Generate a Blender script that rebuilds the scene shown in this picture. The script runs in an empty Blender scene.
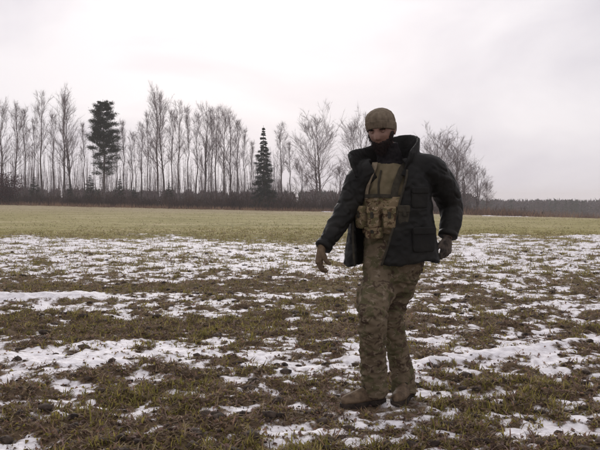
import bpy, math, random
import numpy as np
from mathutils import Vector, Matrix

scn = bpy.context.scene
C = scn.collection
rng = np.random.default_rng(7)
random.seed(7)
R = math.radians

# ------------------------------------------------------------------ camera
FPX, CX, CY = 674.0, 300.0, 225.0            # focal length in photo pixels (600 x 450)
CAM_H = 1.28
PITCH = math.atan(25 / FPX)                  # horizon sits 25 px above the centre
cam = bpy.data.cameras.new('camera')
cam_ob = bpy.data.objects.new('camera', cam)
C.objects.link(cam_ob)
cam.sensor_width = 36.0
cam.lens = 36.0 * FPX / 600.0
cam.clip_start = 0.05
cam.clip_end = 6000
cam_ob.location = (0, 0, CAM_H)
cam_ob.rotation_euler = (math.pi / 2 - PITCH, 0, 0)
scn.camera = cam_ob

# ------------------------------------------------------------------ sky, sun, exposure
SUN_EL, SUN_AZ = R(20), R(-4)                # behind thin cloud, ahead of the camera
world = bpy.data.worlds.new('World')
scn.world = world
world.use_nodes = True
wt = world.node_tree
wt.nodes.clear()


def nd(t, kind, **kw):
    n = t.nodes.new(kind)
    for k, v in kw.items():
        if k.startswith('i_'):
            n.inputs[k[2:].replace('_', ' ')].default_value = v
        else:
            setattr(n, k, v)
    return n


sky = nd(wt, 'ShaderNodeTexSky', sky_type='NISHITA', sun_disc=False, sun_elevation=SUN_EL,
         sun_rotation=SUN_AZ, air_density=1.0, dust_density=4.0, ozone_density=1.0)
tc = nd(wt, 'ShaderNodeTexCoord')
mp = nd(wt, 'ShaderNodeMapping')
mp.inputs['Scale'].default_value = (1.0, 1.0, 2.6)
wt.links.new(tc.outputs['Generated'], mp.inputs['Vector'])
nz = nd(wt, 'ShaderNodeTexNoise', i_Scale=2.1, i_Detail=5.0, i_Roughness=0.5, i_Distortion=0.4)
wt.links.new(mp.outputs['Vector'], nz.inputs['Vector'])
ramp = nd(wt, 'ShaderNodeValToRGB')
ramp.color_ramp.elements[0].position = 0.36
ramp.color_ramp.elements[0].color = (0.56, 0.535, 0.585, 1)
ramp.color_ramp.elements[1].position = 0.60
ramp.color_ramp.elements[1].color = (0.74, 0.71, 0.735, 1)
wt.links.new(nz.outputs['Fac'], ramp.inputs['Fac'])
# thinner, brighter cloud round the sun
sd = Vector((math.sin(SUN_AZ) * math.cos(SUN_EL), math.cos(SUN_AZ) * math.cos(SUN_EL), math.sin(SUN_EL)))
dot = nd(wt, 'ShaderNodeVectorMath', operation='DOT_PRODUCT')
dot.inputs[1].default_value = sd
wt.links.new(tc.outputs['Generated'], dot.inputs[0])
mx = nd(wt, 'ShaderNodeMath', operation='MAXIMUM')
mx.inputs[1].default_value = 0.0
wt.links.new(dot.outputs['Value'], mx.inputs[0])
pw = nd(wt, 'ShaderNodeMath', operation='POWER')
pw.inputs[1].default_value = 14.0
wt.links.new(mx.outputs[0], pw.inputs[0])
ml = nd(wt, 'ShaderNodeMath', operation='MULTIPLY_ADD')
ml.inputs[1].default_value = 0.20
ml.inputs[2].default_value = 1.0
wt.links.new(pw.outputs[0], ml.inputs[0])
sc_ = nd(wt, 'ShaderNodeVectorMath', operation='SCALE')
wt.links.new(ramp.outputs['Color'], sc_.inputs[0])
wt.links.new(ml.outputs[0], sc_.inputs['Scale'])
bg_sky = nd(wt, 'ShaderNodeBackground', i_Strength=0.06)
wt.links.new(sky.outputs['Color'], bg_sky.inputs['Color'])
bg_cl = nd(wt, 'ShaderNodeBackground', i_Strength=1.0)
wt.links.new(sc_.outputs['Vector'], bg_cl.inputs['Color'])
mixw = nd(wt, 'ShaderNodeMixShader', i_Fac=0.97)
wt.links.new(bg_sky.outputs[0], mixw.inputs[1])
wt.links.new(bg_cl.outputs[0], mixw.inputs[2])
wo = nd(wt, 'ShaderNodeOutputWorld')
wt.links.new(mixw.outputs[0], wo.inputs['Surface'])

sun = bpy.data.lights.new('sun', 'SUN')
sun.energy = 1.35
sun.angle = R(24)
sun.color = (1.0, 0.95, 0.90)
sun_ob = bpy.data.objects.new('sun', sun)
C.objects.link(sun_ob)
sun_ob.rotation_euler = (-sd).to_track_quat('-Z', 'Y').to_euler()
sun_ob.location = (0, 60, 60)

scn.view_settings.view_transform = 'Standard'
scn.view_settings.look = 'None'
scn.view_settings.gamma = 1.0
scn.view_settings.exposure = 0.28
scn.view_settings.use_curve_mapping = False
scn.cycles.use_denoising = True
scn.cycles.max_bounces = 6
scn.cycles.volume_bounces = 2


def pix(px, py, Y):
    """photo pixel + distance along +Y (metres) -> world point"""
    x = (px - CX) / FPX
    u = -(py - CY) / FPX
    d = Vector((x, math.cos(PITCH) + u * math.sin(PITCH), -math.sin(PITCH) + u * math.cos(PITCH)))
    return Vector((0, 0, CAM_H)) + d * (Y / d.y)


# ------------------------------------------------------------------ numpy helpers
_perm = np.random.default_rng(3).permutation(256)
_perm = np.concatenate([_perm, _perm, _perm])
_grad = np.array([[1, 1, 0], [-1, 1, 0], [1, -1, 0], [-1, -1, 0], [1, 0, 1], [-1, 0, 1], [1, 0, -1], [-1, 0, -1],
                  [0, 1, 1], [0, -1, 1], [0, 1, -1], [0, -1, -1], [1, 1, 0], [-1, 1, 0], [0, -1, 1], [0, -1, -1]], float)


def pn(x, y, z=0.0):
    """Perlin noise, about -1..1"""
    x, y, z = np.broadcast_arrays(np.asarray(x, float), np.asarray(y, float), np.asarray(z, float))
    xi, yi, zi = np.floor(x).astype(int), np.floor(y).astype(int), np.floor(z).astype(int)
    xf, yf, zf = x - xi, y - yi, z - zi
    u, v, w = [t * t * t * (t * (t * 6 - 15) + 10) for t in (xf, yf, zf)]
    xi &= 255; yi &= 255; zi &= 255

    def g(ix, iy, iz):
        h = _perm[_perm[_perm[xi + ix] + yi + iy] + zi + iz] & 15
        gr = _grad[h]
        return gr[..., 0] * (xf - ix) + gr[..., 1] * (yf - iy) + gr[..., 2] * (zf - iz)
    x00 = g(0, 0, 0) * (1 - u) + g(1, 0, 0) * u
    x10 = g(0, 1, 0) * (1 - u) + g(1, 1, 0) * u
    x01 = g(0, 0, 1) * (1 - u) + g(1, 0, 1) * u
    x11 = g(0, 1, 1) * (1 - u) + g(1, 1, 1) * u
    return (x00 * (1 - v) + x10 * v) * (1 - w) + (x01 * (1 - v) + x11 * v) * w


def fbm(x, y, z=0.0, oct=4, gain=0.5):
    s, a, f = 0.0, 1.0, 1.0
    for i in range(oct):
        s = s + a * pn(x * f + i * 17.3, y * f + i * 9.1, z * f + i * 5.7)
        a *= gain
        f *= 2.03
    return s


def sstep(a, b, x):
    t = np.clip((np.asarray(x, float) - a) / (b - a), 0, 1)
    return t * t * (3 - 2 * t)


def mesh_np(name, V, F, smooth=True, col=None, colf=None):
    """V (n,3); F (m,3) or (m,4) int; col per-vertex colour"""
    V = np.asarray(V, np.float32)
    F = np.asarray(F, np.int32)
    me = bpy.data.meshes.new(name)
    k = F.shape[1]
    me.vertices.add(len(V))
    me.vertices.foreach_set('co', V.ravel())
    me.loops.add(F.size)
    me.loops.foreach_set('vertex_index', F.ravel())
    me.polygons.add(len(F))
    me.polygons.foreach_set('loop_start', np.arange(0, F.size, k, dtype=np.int32))
    me.polygons.foreach_set('use_smooth', np.full(len(F), smooth, bool))
    if col is not None:
        at = me.color_attributes.new('tint', 'FLOAT_COLOR', 'POINT')
        c4 = np.ones((len(V), 4), np.float32)
        c4[:, :3] = col
        at.data.foreach_set('color', c4.ravel())
    me.update(calc_edges=True)
    me.validate()
    return me


def ob(name, me, mat=None, parent=None, label=None, cat=None, group=None, kind=None):
    o = bpy.data.objects.new(name, me)
    C.objects.link(o)
    if mat is not None and me is not None and len(me.materials) == 0:
        me.materials.append(mat)
    if parent is not None:
        o.parent = parent
    if label: o['label'] = label
    if cat: o['category'] = cat
    if group: o['group'] = group
    if kind: o['kind'] = kind
    return o


class MB:
    """collects vertices and triangles/quads"""
    def __init__(s):
        s.v, s.f, s.n = [], [], 0

    def add(s, V, F):
        V = np.asarray(V, float).reshape(-1, 3)
        s.v.append(V)
        F = np.asarray(F, int) + s.n
        if F.shape[1] == 4:
            F = np.concatenate([F[:, [0, 1, 2]], F[:, [0, 2, 3]]])
        s.f.append(F)
        s.n += len(V)
        return s

    def arr(s):
        return np.concatenate(s.v), np.concatenate(s.f)

    def build(s, name, smooth=True):
        V, F = s.arr()
        return mesh_np(name, V, F, smooth)


def loft(rings, closed=True, cap=True):
    """rings: (k, n, 3) -> verts, quads(as tris)"""
    rings = np.asarray(rings, float)
    k, n, _ = rings.shape
    V = rings.reshape(-1, 3)
    i = np.arange(k - 1)[:, None]
    m = n if closed else n - 1
    j = np.arange(m)[None, :]
    jn = (j + 1) % n
    q = np.stack([i * n + j, i * n + jn, (i + 1) * n + jn, (i + 1) * n + j], -1).reshape(-1, 4)
    F = np.concatenate([q[:, [0, 1, 2]], q[:, [0, 2, 3]]])
    if cap and closed:
        V = np.concatenate([V, rings[0].mean(0)[None], rings[-1].mean(0)[None]])
        a, b = k * n, k * n + 1
        jj = np.arange(n)
        F = np.concatenate([F, np.stack([np.full(n, a), (jj + 1) % n, jj], -1),
                            np.stack([np.full(n, b), (k - 1) * n + jj, (k - 1) * n + (jj + 1) % n], -1)])
    return V, F


def frames(P):
    P = np.asarray(P, float)
    T = np.gradient(P, axis=0)
    T /= np.linalg.norm(T, axis=1)[:, None] + 1e-12
    ref = np.array([0.31, 0.95, 0.05])
    A = np.cross(T, ref)
    A /= np.linalg.norm(A, axis=1)[:, None] + 1e-12
    B = np.cross(T, A)
    return T, A, B


def tube(P, r, n=6, cap=True):
    P = np.asarray(P, float)
    r = np.asarray(r, float)
    T, A, B = frames(P)
    a = np.linspace(0, 2 * np.pi, n, endpoint=False)
    if r.ndim == 0:
        r = np.full(len(P), float(r))
    rings = P[:, None] + r[:, None, None] * (np.cos(a)[None, :, None] * A[:, None] + np.sin(a)[None, :, None] * B[:, None])
    return loft(rings, True, cap)


def catmull(P, k=8):
    P = np.asarray(P, float)
    P = np.concatenate([[2 * P[0] - P[1]], P, [2 * P[-1] - P[-2]]])
    out = []
    for i in range(1, len(P) - 2):
        t = np.linspace(0, 1, k, endpoint=False)[:, None]
        p0, p1, p2, p3 = P[i - 1], P[i], P[i + 1], P[i + 2]
        out.append(0.5 * (2 * p1 + (p2 - p0) * t + (2 * p0 - 5 * p1 + 4 * p2 - p3) * t ** 2 + (3 * p1 - p0 - 3 * p2 + p3) * t ** 3))
    out.append(P[-2][None])
    return np.concatenate(out)


# ------------------------------------------------------------------ materials
def mat_new(name):
    m = bpy.data.materials.new(name)
    m.use_nodes = True
    t = m.node_tree
    b = t.nodes['Principled BSDF']
    b.inputs['Roughness'].default_value = 0.9
    b.inputs['Specular IOR Level'].default_value = 0.25
    return m, t, b


def mat_noise(name, c1, c2, scale=5.0, detail=6, rough=0.9, spec=0.2, bump=0.0, bscale=60.0, lo=0.35, hi=0.65, attr=False, coord='Object'):
    m, t, b = mat_new(name)
    b.inputs['Roughness'].default_value = rough
    b.inputs['Specular IOR Level'].default_value = spec
    co = nd(t, 'ShaderNodeTexCoord')
    n = nd(t, 'ShaderNodeTexNoise', i_Scale=scale, i_Detail=detail)
    t.links.new(co.outputs[coord], n.inputs['Vector'])
    r = nd(t, 'ShaderNodeValToRGB')
    r.color_ramp.elements[0].position = lo
    r.color_ramp.elements[1].position = hi
    r.color_ramp.elements[0].color = (*c1, 1)
    r.color_ramp.elements[1].color = (*c2, 1)
    t.links.new(n.outputs['Fac'], r.inputs['Fac'])
    out = r.outputs['Color']
    if attr:
        a = nd(t, 'ShaderNodeVertexColor', layer_name='tint')
        mm = nd(t, 'ShaderNodeMix', data_type='RGBA', blend_type='MULTIPLY')
        mm.inputs['Factor'].default_value = 1.0
        t.links.new(out, mm.inputs['A'])
        t.links.new(a.outputs['Color'], mm.inputs['B'])
        out = mm.outputs['Result']
    t.links.new(out, b.inputs['Base Color'])
    if bump > 0:
        n2 = nd(t, 'ShaderNodeTexNoise', i_Scale=bscale, i_Detail=5)
        t.links.new(co.outputs[coord], n2.inputs['Vector'])
        bp = nd(t, 'ShaderNodeBump', i_Strength=bump, i_Distance=0.01)
        t.links.new(n2.outputs['Fac'], bp.inputs['Height'])
        t.links.new(bp.outputs['Normal'], b.inputs['Normal'])
    return m


def mat_tint(name, rough=0.8, spec=0.15, trans=0.0):
    m, t, b = mat_new(name)
    b.inputs['Roughness'].default_value = rough
    b.inputs['Specular IOR Level'].default_value = spec
    a = nd(t, 'ShaderNodeVertexColor', layer_name='tint')
    t.links.new(a.outputs['Color'], b.inputs['Base Color'])
    if trans > 0:
        tr = nd(t, 'ShaderNodeBsdfTranslucent')
        t.links.new(a.outputs['Color'], tr.inputs['Color'])
        mxs = nd(t, 'ShaderNodeMixShader', i_Fac=trans)
        o = t.nodes['Material Output']
        t.links.new(b.outputs[0], mxs.inputs[1])
        t.links.new(tr.outputs[0], mxs.inputs[2])
        t.links.new(mxs.outputs[0], o.inputs['Surface'])
    return m


# ------------------------------------------------------------------ the field
def base_z(X, Y):
    X = np.asarray(X, float); Y = np.asarray(Y, float)
    Xc = 170 * np.tanh(X / 170)
    z = -0.022 * (Xc + 20) * sstep(12, 115, Y) - 0.035 * np.clip(X - 30, 0, 60) * sstep(40, 115, Y)
    z = z - 0.030 * np.clip(Y - 95, 0, 330) * sstep(8, 75, X)
    z = z - 0.010 * np.clip(Y - 130, 0, 400) * (1 - sstep(8, 75, X))
    z = z + 0.10 * fbm(X / 14.0, Y / 14.0, 3.3, 2) * sstep(9, 30, np.hypot(X, Y))
    return z


def ground_h(X, Y):
    r = np.hypot(X, Y)
    z = base_z(X, Y)
    m = 0.040 * pn(X * 2.3, Y * 2.3, 1.2) + 0.046 * pn(X * 4.7, Y * 4.7, 4.2)
    m = m + (0.058 * (0.35 - np.abs(pn(X * 9.0, Y * 9.0, 7.7)))) * (1 - sstep(14, 30, r))
    m = m + 0.013 * pn(X * 22, Y * 22, 2.9) * (1 - sstep(7, 14, r)) + 0.008 * pn(X * 51, Y * 51, 8.8) * (1 - sstep(5, 9, r))
    calm = 1 - 0.75 * np.exp(-((X - 0.50) ** 2 + (Y - 4.2) ** 2) / 0.16)     # trodden down underfoot
    return z + m * calm


def snow_bias(X, Y):
    """how much snow lies where (metres of level above the mean soil)"""
    b = 0.0125 + 0.015 * fbm(X * 0.9, Y * 0.9, 5.1, 3) + 0.013 * pn(X * 2.6, Y * 2.6, 11.3) + 0.016 * pn(X * 7.0, Y * 7.0, 15.3) + 0.013 * pn(X * 16.0, Y * 16.0, 19.3)
    b = b + 0.010 * sstep(10, 14, Y) - 0.006 * (1 - sstep(4.5, 5.3, Y))
    r = np.hypot(X, Y)
    edge = 24.0 + 3.5 * fbm(X * 0.12, Y * 0.12, 0.7, 3) + 1.6 * pn(X * 0.7, Y * 0.7, 2.2) + 0.03 * X
    b = b - 0.05 * sstep(-5, 0, Y - edge) * (0.4 + pn(X * 0.5, Y * 0.35, 4.4)) - 0.030 * sstep(-1.0, 1.5, Y - edge) - 0.25 * sstep(1.5, 6.5, Y - edge)
    # the old wheel track, filled with snow, that runs away to the right
    ty = 5.02 + 0.52 * (X - 0.75)
    wob = 0.10 * pn(X * 2.1, 3.3, 0.4)
    b = b + 0.040 * np.exp(-((Y - ty + wob) / 0.12) ** 2) * sstep(0.75, 1.1, X)
    # the strip on the left
    ty = 8.75 + 0.10 * (X + 3) + 0.12 * pn(X * 1.3, 8.1, 0.4)
    b = b + 0.070 * np.exp(-((Y - ty) / 0.22) ** 2) * (1 - sstep(-2.75, -2.35, X))
    # drift near the left front
    b = b + 0.020 * np.exp(-((Y - 5.45 - 0.05 * X) / 0.34) ** 2) * (1 - sstep(-0.9, 0.1, X)) 
    b = b + 0.006 * np.exp(-((Y - 3.75) / 0.22) ** 2) * sstep(-0.9, -0.1, X)
    # bare green strips
    b = b - 0.026 * np.exp(-((Y - 6.9 - 0.06 * X) / 0.55) ** 2) * (0.55 + 0.45 * np.tanh(-X))
    b = b - 0.024 * np.exp(-((Y - 9.9) / 0.55) ** 2) * (1 - sstep(-0.5, 1.5, X))
    return b


def snow_h(X, Y):
    r = np.hypot(X, Y)
    z = base_z(X, Y) + 0.35 * (0.040 * pn(X * 2.3, Y * 2.3, 1.2) + 0.046 * pn(X * 4.7, Y * 4.7, 4.2))
    z = z + 0.0035 * pn(X * 13, Y * 13, 6.6) * (1 - sstep(7, 14, r))
    return z + snow_bias(X, Y)


fine = np.arange(-33, 33.01, 0.135)
side = np.array([34, 36, 39, 43, 48, 55, 64, 76, 90, 106, 124, 142, 160])
az = np.radians(np.concatenate([-side[::-1], fine, side]))
rr = [0.25]
while rr[-1] < 2.6: rr.append(rr[-1] * 1.08)
while rr[-1] < 34: rr.append(rr[-1] * 1.0037)
while rr[-1] < 2200: rr.append(rr[-1] * 1.035)
rr = np.array(rr)
RR, AZ = np.meshgrid(rr, az, indexing='ij')
GX, GY = RR * np.sin(AZ), RR * np.cos(AZ)
GZ = ground_h(GX, GY)
SZ = snow_h(GX, GY)
nr, na = RR.shape
idx = np.arange(nr * na).reshape(nr, na)
quads = np.stack([idx[:-1, :-1], idx[:-1, 1:], idx[1:, 1:], idx[1:, :-1]], -1).reshape(-1, 4)[:, ::-1]
# closing wedge behind the camera and the middle cap
wedge = np.stack([idx[:-1, -1], idx[:-1, 0], idx[1:, 0], idx[1:, -1]], -1)[:, ::-1]
V = np.stack([GX, GY, GZ], -1).reshape(-1, 3)


def field_material():
    m, t, b = mat_new('field_soil_and_stubble')
    b.inputs['Roughness'].default_value = 0.95
    b.inputs['Specular IOR Level'].default_value = 0.1
    g = nd(t, 'ShaderNodeNewGeometry')
    n1 = nd(t, 'ShaderNodeTexNoise', i_Scale=9.0, i_Detail=8.0, i_Roughness=0.65)
    t.links.new(g.outputs['Position'], n1.inputs['Vector'])
    r1 = nd(t, 'ShaderNodeValToRGB')
    e = r1.color_ramp.elements
    e[0].position, e[0].color = 0.30, (0.042, 0.028, 0.020, 1)
    e[1].position, e[1].color = 0.72, (0.21, 0.15, 0.095, 1)
    x = e.new(0.5); x.color = (0.105, 0.074, 0.046, 1)
    t.links.new(n1.outputs['Fac'], r1.inputs['Fac'])
    # grass sward that takes over beyond the snow
    mpn = nd(t, 'ShaderNodeMapping')
    mpn.inputs['Scale'].default_value = (0.4, 1.1, 1)
    t.links.new(g.outputs['Position'], mpn.inputs['Vector'])
    n2 = nd(t, 'ShaderNodeTexNoise', i_Scale=0.22, i_Detail=7.0, i_Roughness=0.7)
    t.links.new(mpn.outputs['Vector'], n2.inputs['Vector'])
    r2 = nd(t, 'ShaderNodeValToRGB')
    e = r2.color_ramp.elements
    e[0].position, e[0].color = 0.32, (0.235, 0.215, 0.085, 1)
    e[1].position, e[1].color = 0.68, (0.45, 0.39, 0.235, 1)
    x = e.new(0.5); x.color = (0.33, 0.295, 0.135, 1)
    t.links.new(n2.outputs['Fac'], r2.inputs['Fac'])
    n3 = nd(t, 'ShaderNodeTexNoise', i_Scale=7.0, i_Detail=6.0, i_Roughness=0.75)
    t.links.new(g.outputs['Position'], n3.inputs['Vector'])
    r3 = nd(t, 'ShaderNodeValToRGB')
    r3.color_ramp.elements[0].position, r3.color_ramp.elements[0].color = 0.3, (0.55, 0.5, 0.45, 1)
    r3.color_ramp.elements[1].position, r3.color_ramp.elements[1].color = 0.62, (1.1, 1.1, 1.05, 1)
    t.links.new(n3.outputs['Fac'], r3.inputs['Fac'])
    sep = nd(t, 'ShaderNodeSeparateXYZ')
    t.links.new(g.outputs['Position'], sep.inputs[0])
    # drier, paler grass on the headland by the trees
    nh = nd(t, 'ShaderNodeMath', operation='MULTIPLY_ADD')
    nh.inputs[1].default_value = 60.0
    t.links.new(n2.outputs['Fac'], nh.inputs[0])
    t.links.new(sep.outputs['Y'], nh.inputs[2])
    mh = nd(t, 'ShaderNodeMapRange')
    mh.inputs['From Min'].default_value = 85.0
    mh.inputs['From Max'].default_value = 120.0
    mh.inputs['To Max'].default_value = 0.75
    t.links.new(nh.outputs[0], mh.inputs['Value'])
    dry = nd(t, 'ShaderNodeMix', data_type='RGBA')
    dry.inputs['B'].default_value = (0.43, 0.36, 0.25, 1)
    t.links.new(mh.outputs[0], dry.inputs['Factor'])
    t.links.new(r2.outputs['Color'], dry.inputs['A'])
    mu = nd(t, 'ShaderNodeMix', data_type='RGBA', blend_type='MULTIPLY')
    mu.inputs['Factor'].default_value = 1
    t.links.new(dry.outputs['Result'], mu.inputs['A'])
    t.links.new(r3.outputs['Color'], mu.inputs['B'])
    n4 = nd(t, 'ShaderNodeTexNoise', i_Scale=0.8, i_Detail=5.0)
    t.links.new(g.outputs['Position'], n4.inputs['Vector'])
    ad = nd(t, 'ShaderNodeMath', operation='MULTIPLY_ADD')
    ad.inputs[1].default_value = 9.0
    t.links.new(n4.outputs['Fac'], ad.inputs[0])
    t.links.new(sep.outputs['Y'], ad.inputs[2])
    mr = nd(t, 'ShaderNodeMapRange')
    mr.inputs['From Min'].default_value = 12.0
    mr.inputs['From Max'].default_value = 30.0
    t.links.new(ad.outputs[0], mr.inputs['Value'])
    mi = nd(t, 'ShaderNodeMix', data_type='RGBA')
    t.links.new(mr.outputs[0], mi.inputs['Factor'])
    t.links.new(r1.outputs['Color'], mi.inputs['A'])
    t.links.new(mu.outputs['Result'], mi.inputs['B'])
    t.links.new(mi.outputs['Result'], b.inputs['Base Color'])
    nb = nd(t, 'ShaderNodeTexNoise', i_Scale=45.0, i_Detail=6.0)
    t.links.new(g.outputs['Position'], nb.inputs['Vector'])
    bp = nd(t, 'ShaderNodeBump', i_Strength=0.7, i_Distance=0.02)
    t.links.new(nb.outputs['Fac'], bp.inputs['Height'])
    t.links.new(bp.outputs['Normal'], b.inputs['Normal'])
    return m


fq = np.concatenate([quads, wedge])
ob('field_ground', mesh_np('field_ground', V, fq), field_material(), None,
   'wide rough farm field of soil and dull green stubble running to the trees', 'field', kind='structure')

# snow: only where it lies above the soil
m_snow, t, b = mat_new('old_snow')
b.inputs['Roughness'].default_value = 0.75
b.inputs['Subsurface Weight'].default_value = 0.0
co = nd(t, 'ShaderNodeNewGeometry')
n = nd(t, 'ShaderNodeTexNoise', i_Scale=16.0, i_Detail=7.0, i_Roughness=0.7)
t.links.new(co.outputs['Position'], n.inputs['Vector'])
r = nd(t, 'ShaderNodeValToRGB')
r.color_ramp.elements[0].position, r.color_ramp.elements[0].color = 0.28, (0.50, 0.46, 0.46, 1)
r.color_ramp.elements[1].position, r.color_ramp.elements[1].color = 0.55, (0.82, 0.80, 0.82, 1)
t.links.new(n.outputs['Fac'], r.inputs['Fac'])
# thin snow lets the litter under it show through in specks
dp = nd(t, 'ShaderNodeVertexColor', layer_name='tint')
n5 = nd(t, 'ShaderNodeTexNoise', i_Scale=75.0, i_Detail=6.0, i_Roughness=0.75)
t.links.new(co.outputs['Position'], n5.inputs['Vector'])
df = nd(t, 'ShaderNodeMath', operation='MULTIPLY_ADD')
df.inputs[1].default_value = -1.25
t.links.new(n5.outputs['Fac'], df.inputs[0])
t.links.new(dp.outputs['Color'], df.inputs[2])
mr = nd(t, 'ShaderNodeMapRange')
mr.inputs['From Min'].default_value = -0.47
mr.inputs['From Max'].default_value = -0.16
t.links.new(df.outputs[0], mr.inputs['Value'])
mi = nd(t, 'ShaderNodeMix', data_type='RGBA')
mi.inputs['A'].default_value = (0.15, 0.115, 0.085, 1)
t.links.new(mr.outputs[0], mi.inputs['Factor'])
t.links.new(r.outputs['Color'], mi.inputs['B'])
t.links.new(mi.outputs['Result'], b.inputs['Base Color'])
n2 = nd(t, 'ShaderNodeTexNoise', i_Scale=40.0, i_Detail=6.0)
t.links.new(co.outputs['Position'], n2.inputs['Vector'])
bp = nd(t, 'ShaderNodeBump', i_Strength=0.45, i_Distance=0.02)
t.links.new(n2.outputs['Fac'], bp.inputs['Height'])
t.links.new(bp.outputs['Normal'], b.inputs['Normal'])
D = (SZ - GZ).ravel()
vis = (D > -0.004)
inr = ((RR > 1.8) & (RR < 33) & (np.abs(AZ) < R(60))).ravel()
keep = (vis[quads].any(1)) & inr[quads].all(1)
sq = quads[keep]
used, inv = np.unique(sq.ravel(), return_inverse=True)
SV = np.stack([GX.ravel(), GY.ravel(), SZ.ravel()], -1)[used]
depth_s = np.clip(D[used] / 0.034, 0, 1)[:, None].repeat(3, 1)
ob('snow_patches', mesh_np('snow_patches', SV, inv.reshape(-1, 4), True, depth_s), m_snow, None,
   'thin patchy old snow lying between clods and stubble on the near field', 'snow', kind='stuff')


# a far strip of snow at the field edge on the right, one small one before the trees
def snow_strip(pts, label):
    mb = MB()
    P = catmull(pts, 14)
    w = np.array([1.0] * len(P))
    s = np.linspace(0, 1, len(P))
    hw = 1.1 * np.sin(np.pi * np.clip(s, 0.02, 0.98)) ** 0.5 * (0.7 + 0.5 * pn(s * 9, 1.7))
    rings = []
    for p, h in zip(P, hw):
        ys = np.linspace(-1, 1, 7) * h * 2.6
        X = np.full(7, p[0]); Y = p[1] + ys
        Z = ground_h(X, Y) + 0.09 * (1 - (np.linspace(-1, 1, 7)) ** 2) - 0.03 + 0.05 * pn(X * 1.1, Y * 1.1, 0.3)
        rings.append(np.stack([X, Y, Z], -1))
    Vv, Ff = loft(rings, closed=False, cap=False)
    mb.add(Vv, Ff[:, ::-1])
    Vv, Ff = mb.arr()
    ob('snow_strip', mesh_np('snow_strip', Vv, Ff, True, np.ones((len(Vv), 3))), m_snow, None, label, 'snow', kind='stuff')


snow_strip([(24.5, 91), (26.5, 90), (29, 89.5), (31, 89)], 'faint strip of snow along the far field edge on the right')
snow_strip([(3.2, 101), (4.4, 101), (5.8, 101)], 'small snow patch at the brush edge, left of the walking person')


# ------------------------------------------------------------------ stubble, grass, leaves, clods
def scatter(n, r0, r1, azmax=40, p=0.0):
    """more per square metre near the camera"""
    u = rng.random(n)
    if p == 0:
        r = np.exp(np.log(r0) + u * (np.log(r1) - np.log(r0)))
    else:
        r = (r0 ** p + u * (r1 ** p - r0 ** p)) ** (1 / p)
    a = np.radians((rng.random(n) * 2 - 1) * azmax)
    return r * np.sin(a), r * np.cos(a)


def on_snow(X, Y):
    trod = np.where((X - 0.50) ** 2 + (Y - 4.15) ** 2 < 0.075, 9.0 * (rng.random(X.shape) < 0.85), 0.0)   # little stands where feet trod
    return snow_h(X, Y) - ground_h(X, Y) + trod


def blades(X, Y, L, W, lean, col):
    """one bent blade per point: 5 verts, 3 tris"""
    n = len(X)
    Z = ground_h(X, Y) - 0.006
    h = rng.random(n) * 2 * np.pi
    d = np.stack([np.cos(h), np.sin(h), np.zeros(n)], -1)
    s = np.stack([-np.sin(h), np.cos(h), np.zeros(n)], -1)
    up = np.array([0, 0, 1.0])
    P0 = np.stack([X, Y, Z], -1)
    l1 = lean[:, None]
    L_, W_ = L[:, None], W[:, None]
    P1 = P0 + L_ * 0.55 * (d * np.sin(l1) + up * np.cos(l1))
    l2 = np.minimum(l1 + 0.7 * rng.random((n, 1)), 1.75)
    P2 = P1 + L_ * 0.45 * (d * np.sin(l2) + up * np.cos(l2))
    Vb = np.stack([P0 - s * W_ / 2, P0 + s * W_ / 2, P1 - s * W_ * 0.42, P1 + s * W_ * 0.42, P2], 1).reshape(-1, 3)
    o = (np.arange(n) * 5)[:, None]
    Fb = np.concatenate([o + np.array([[0, 1, 3]]), o + np.array([[0, 3, 2]]), o + np.array([[2, 3, 4]])])
    return Vb, Fb, np.repeat(col, 5, 0)


def pick(cols, n, jit=0.25):
    c = np.array(cols)[rng.integers(0, len(cols), n)]
    return np.clip(c * (1 + jit * (rng.random((n, 1)) * 2 - 1)), 0, 1)


GREEN = [(0.22, 0.195, 0.045), (0.30, 0.25, 0.070), (0.16, 0.145, 0.038), (0.35, 0.285, 0.11)]
BROWN = [(0.15, 0.095, 0.06), (0.25, 0.18, 0.10), (0.36, 0.28, 0.18), (0.085, 0.055, 0.042), (0.28, 0.175, 0.12), (0.24, 0.165, 0.14), (0.21, 0.16, 0.07)]
STRAW = [(0.34, 0.28, 0.17), (0.27, 0.22, 0.12), (0.24, 0.22, 0.095), (0.20, 0.195, 0.07)]
m_blade = mat_tint('stubble_blades', 0.75, 0.15, 0.40)

sets = {'green': [], 'dead': []}


def tufts(nc, per, r0, r1, Lr, Wr, leanr, colsel, thr, rad, key, p=0.0, dens=None):
    X, Y = scatter(nc, r0, r1, 42, p)
    ok = on_snow(X, Y) < thr + 0.012 * rng.standard_normal(nc)
    if dens is not None:
        ok &= rng.random(nc) < dens(X, Y)
    X, Y = X[ok], Y[ok]
    nb_ = rng.integers(per[0], per[1], len(X))
    big = np.repeat(0.6 + 0.8 * rng.random(len(X)), nb_)
    X, Y = np.repeat(X, nb_), np.repeat(Y, nb_)
    n_ = len(X)
    a_, q_ = rng.random(n_) * 2 * np.pi, np.sqrt(rng.random(n_)) * rad
    X, Y = X + q_ * np.cos(a_), Y + q_ * np.sin(a_)
    L = (Lr[0] + (Lr[1] - Lr[0]) * rng.random(n_)) * big
    W = Wr[0] + (Wr[1] - Wr[0]) * rng.random(n_)
    ln = leanr[0] + (leanr[1] - leanr[0]) * rng.random(n_)
    sets[key].append(blades(X, Y, L, W, ln, pick(colsel, n_)))


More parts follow.
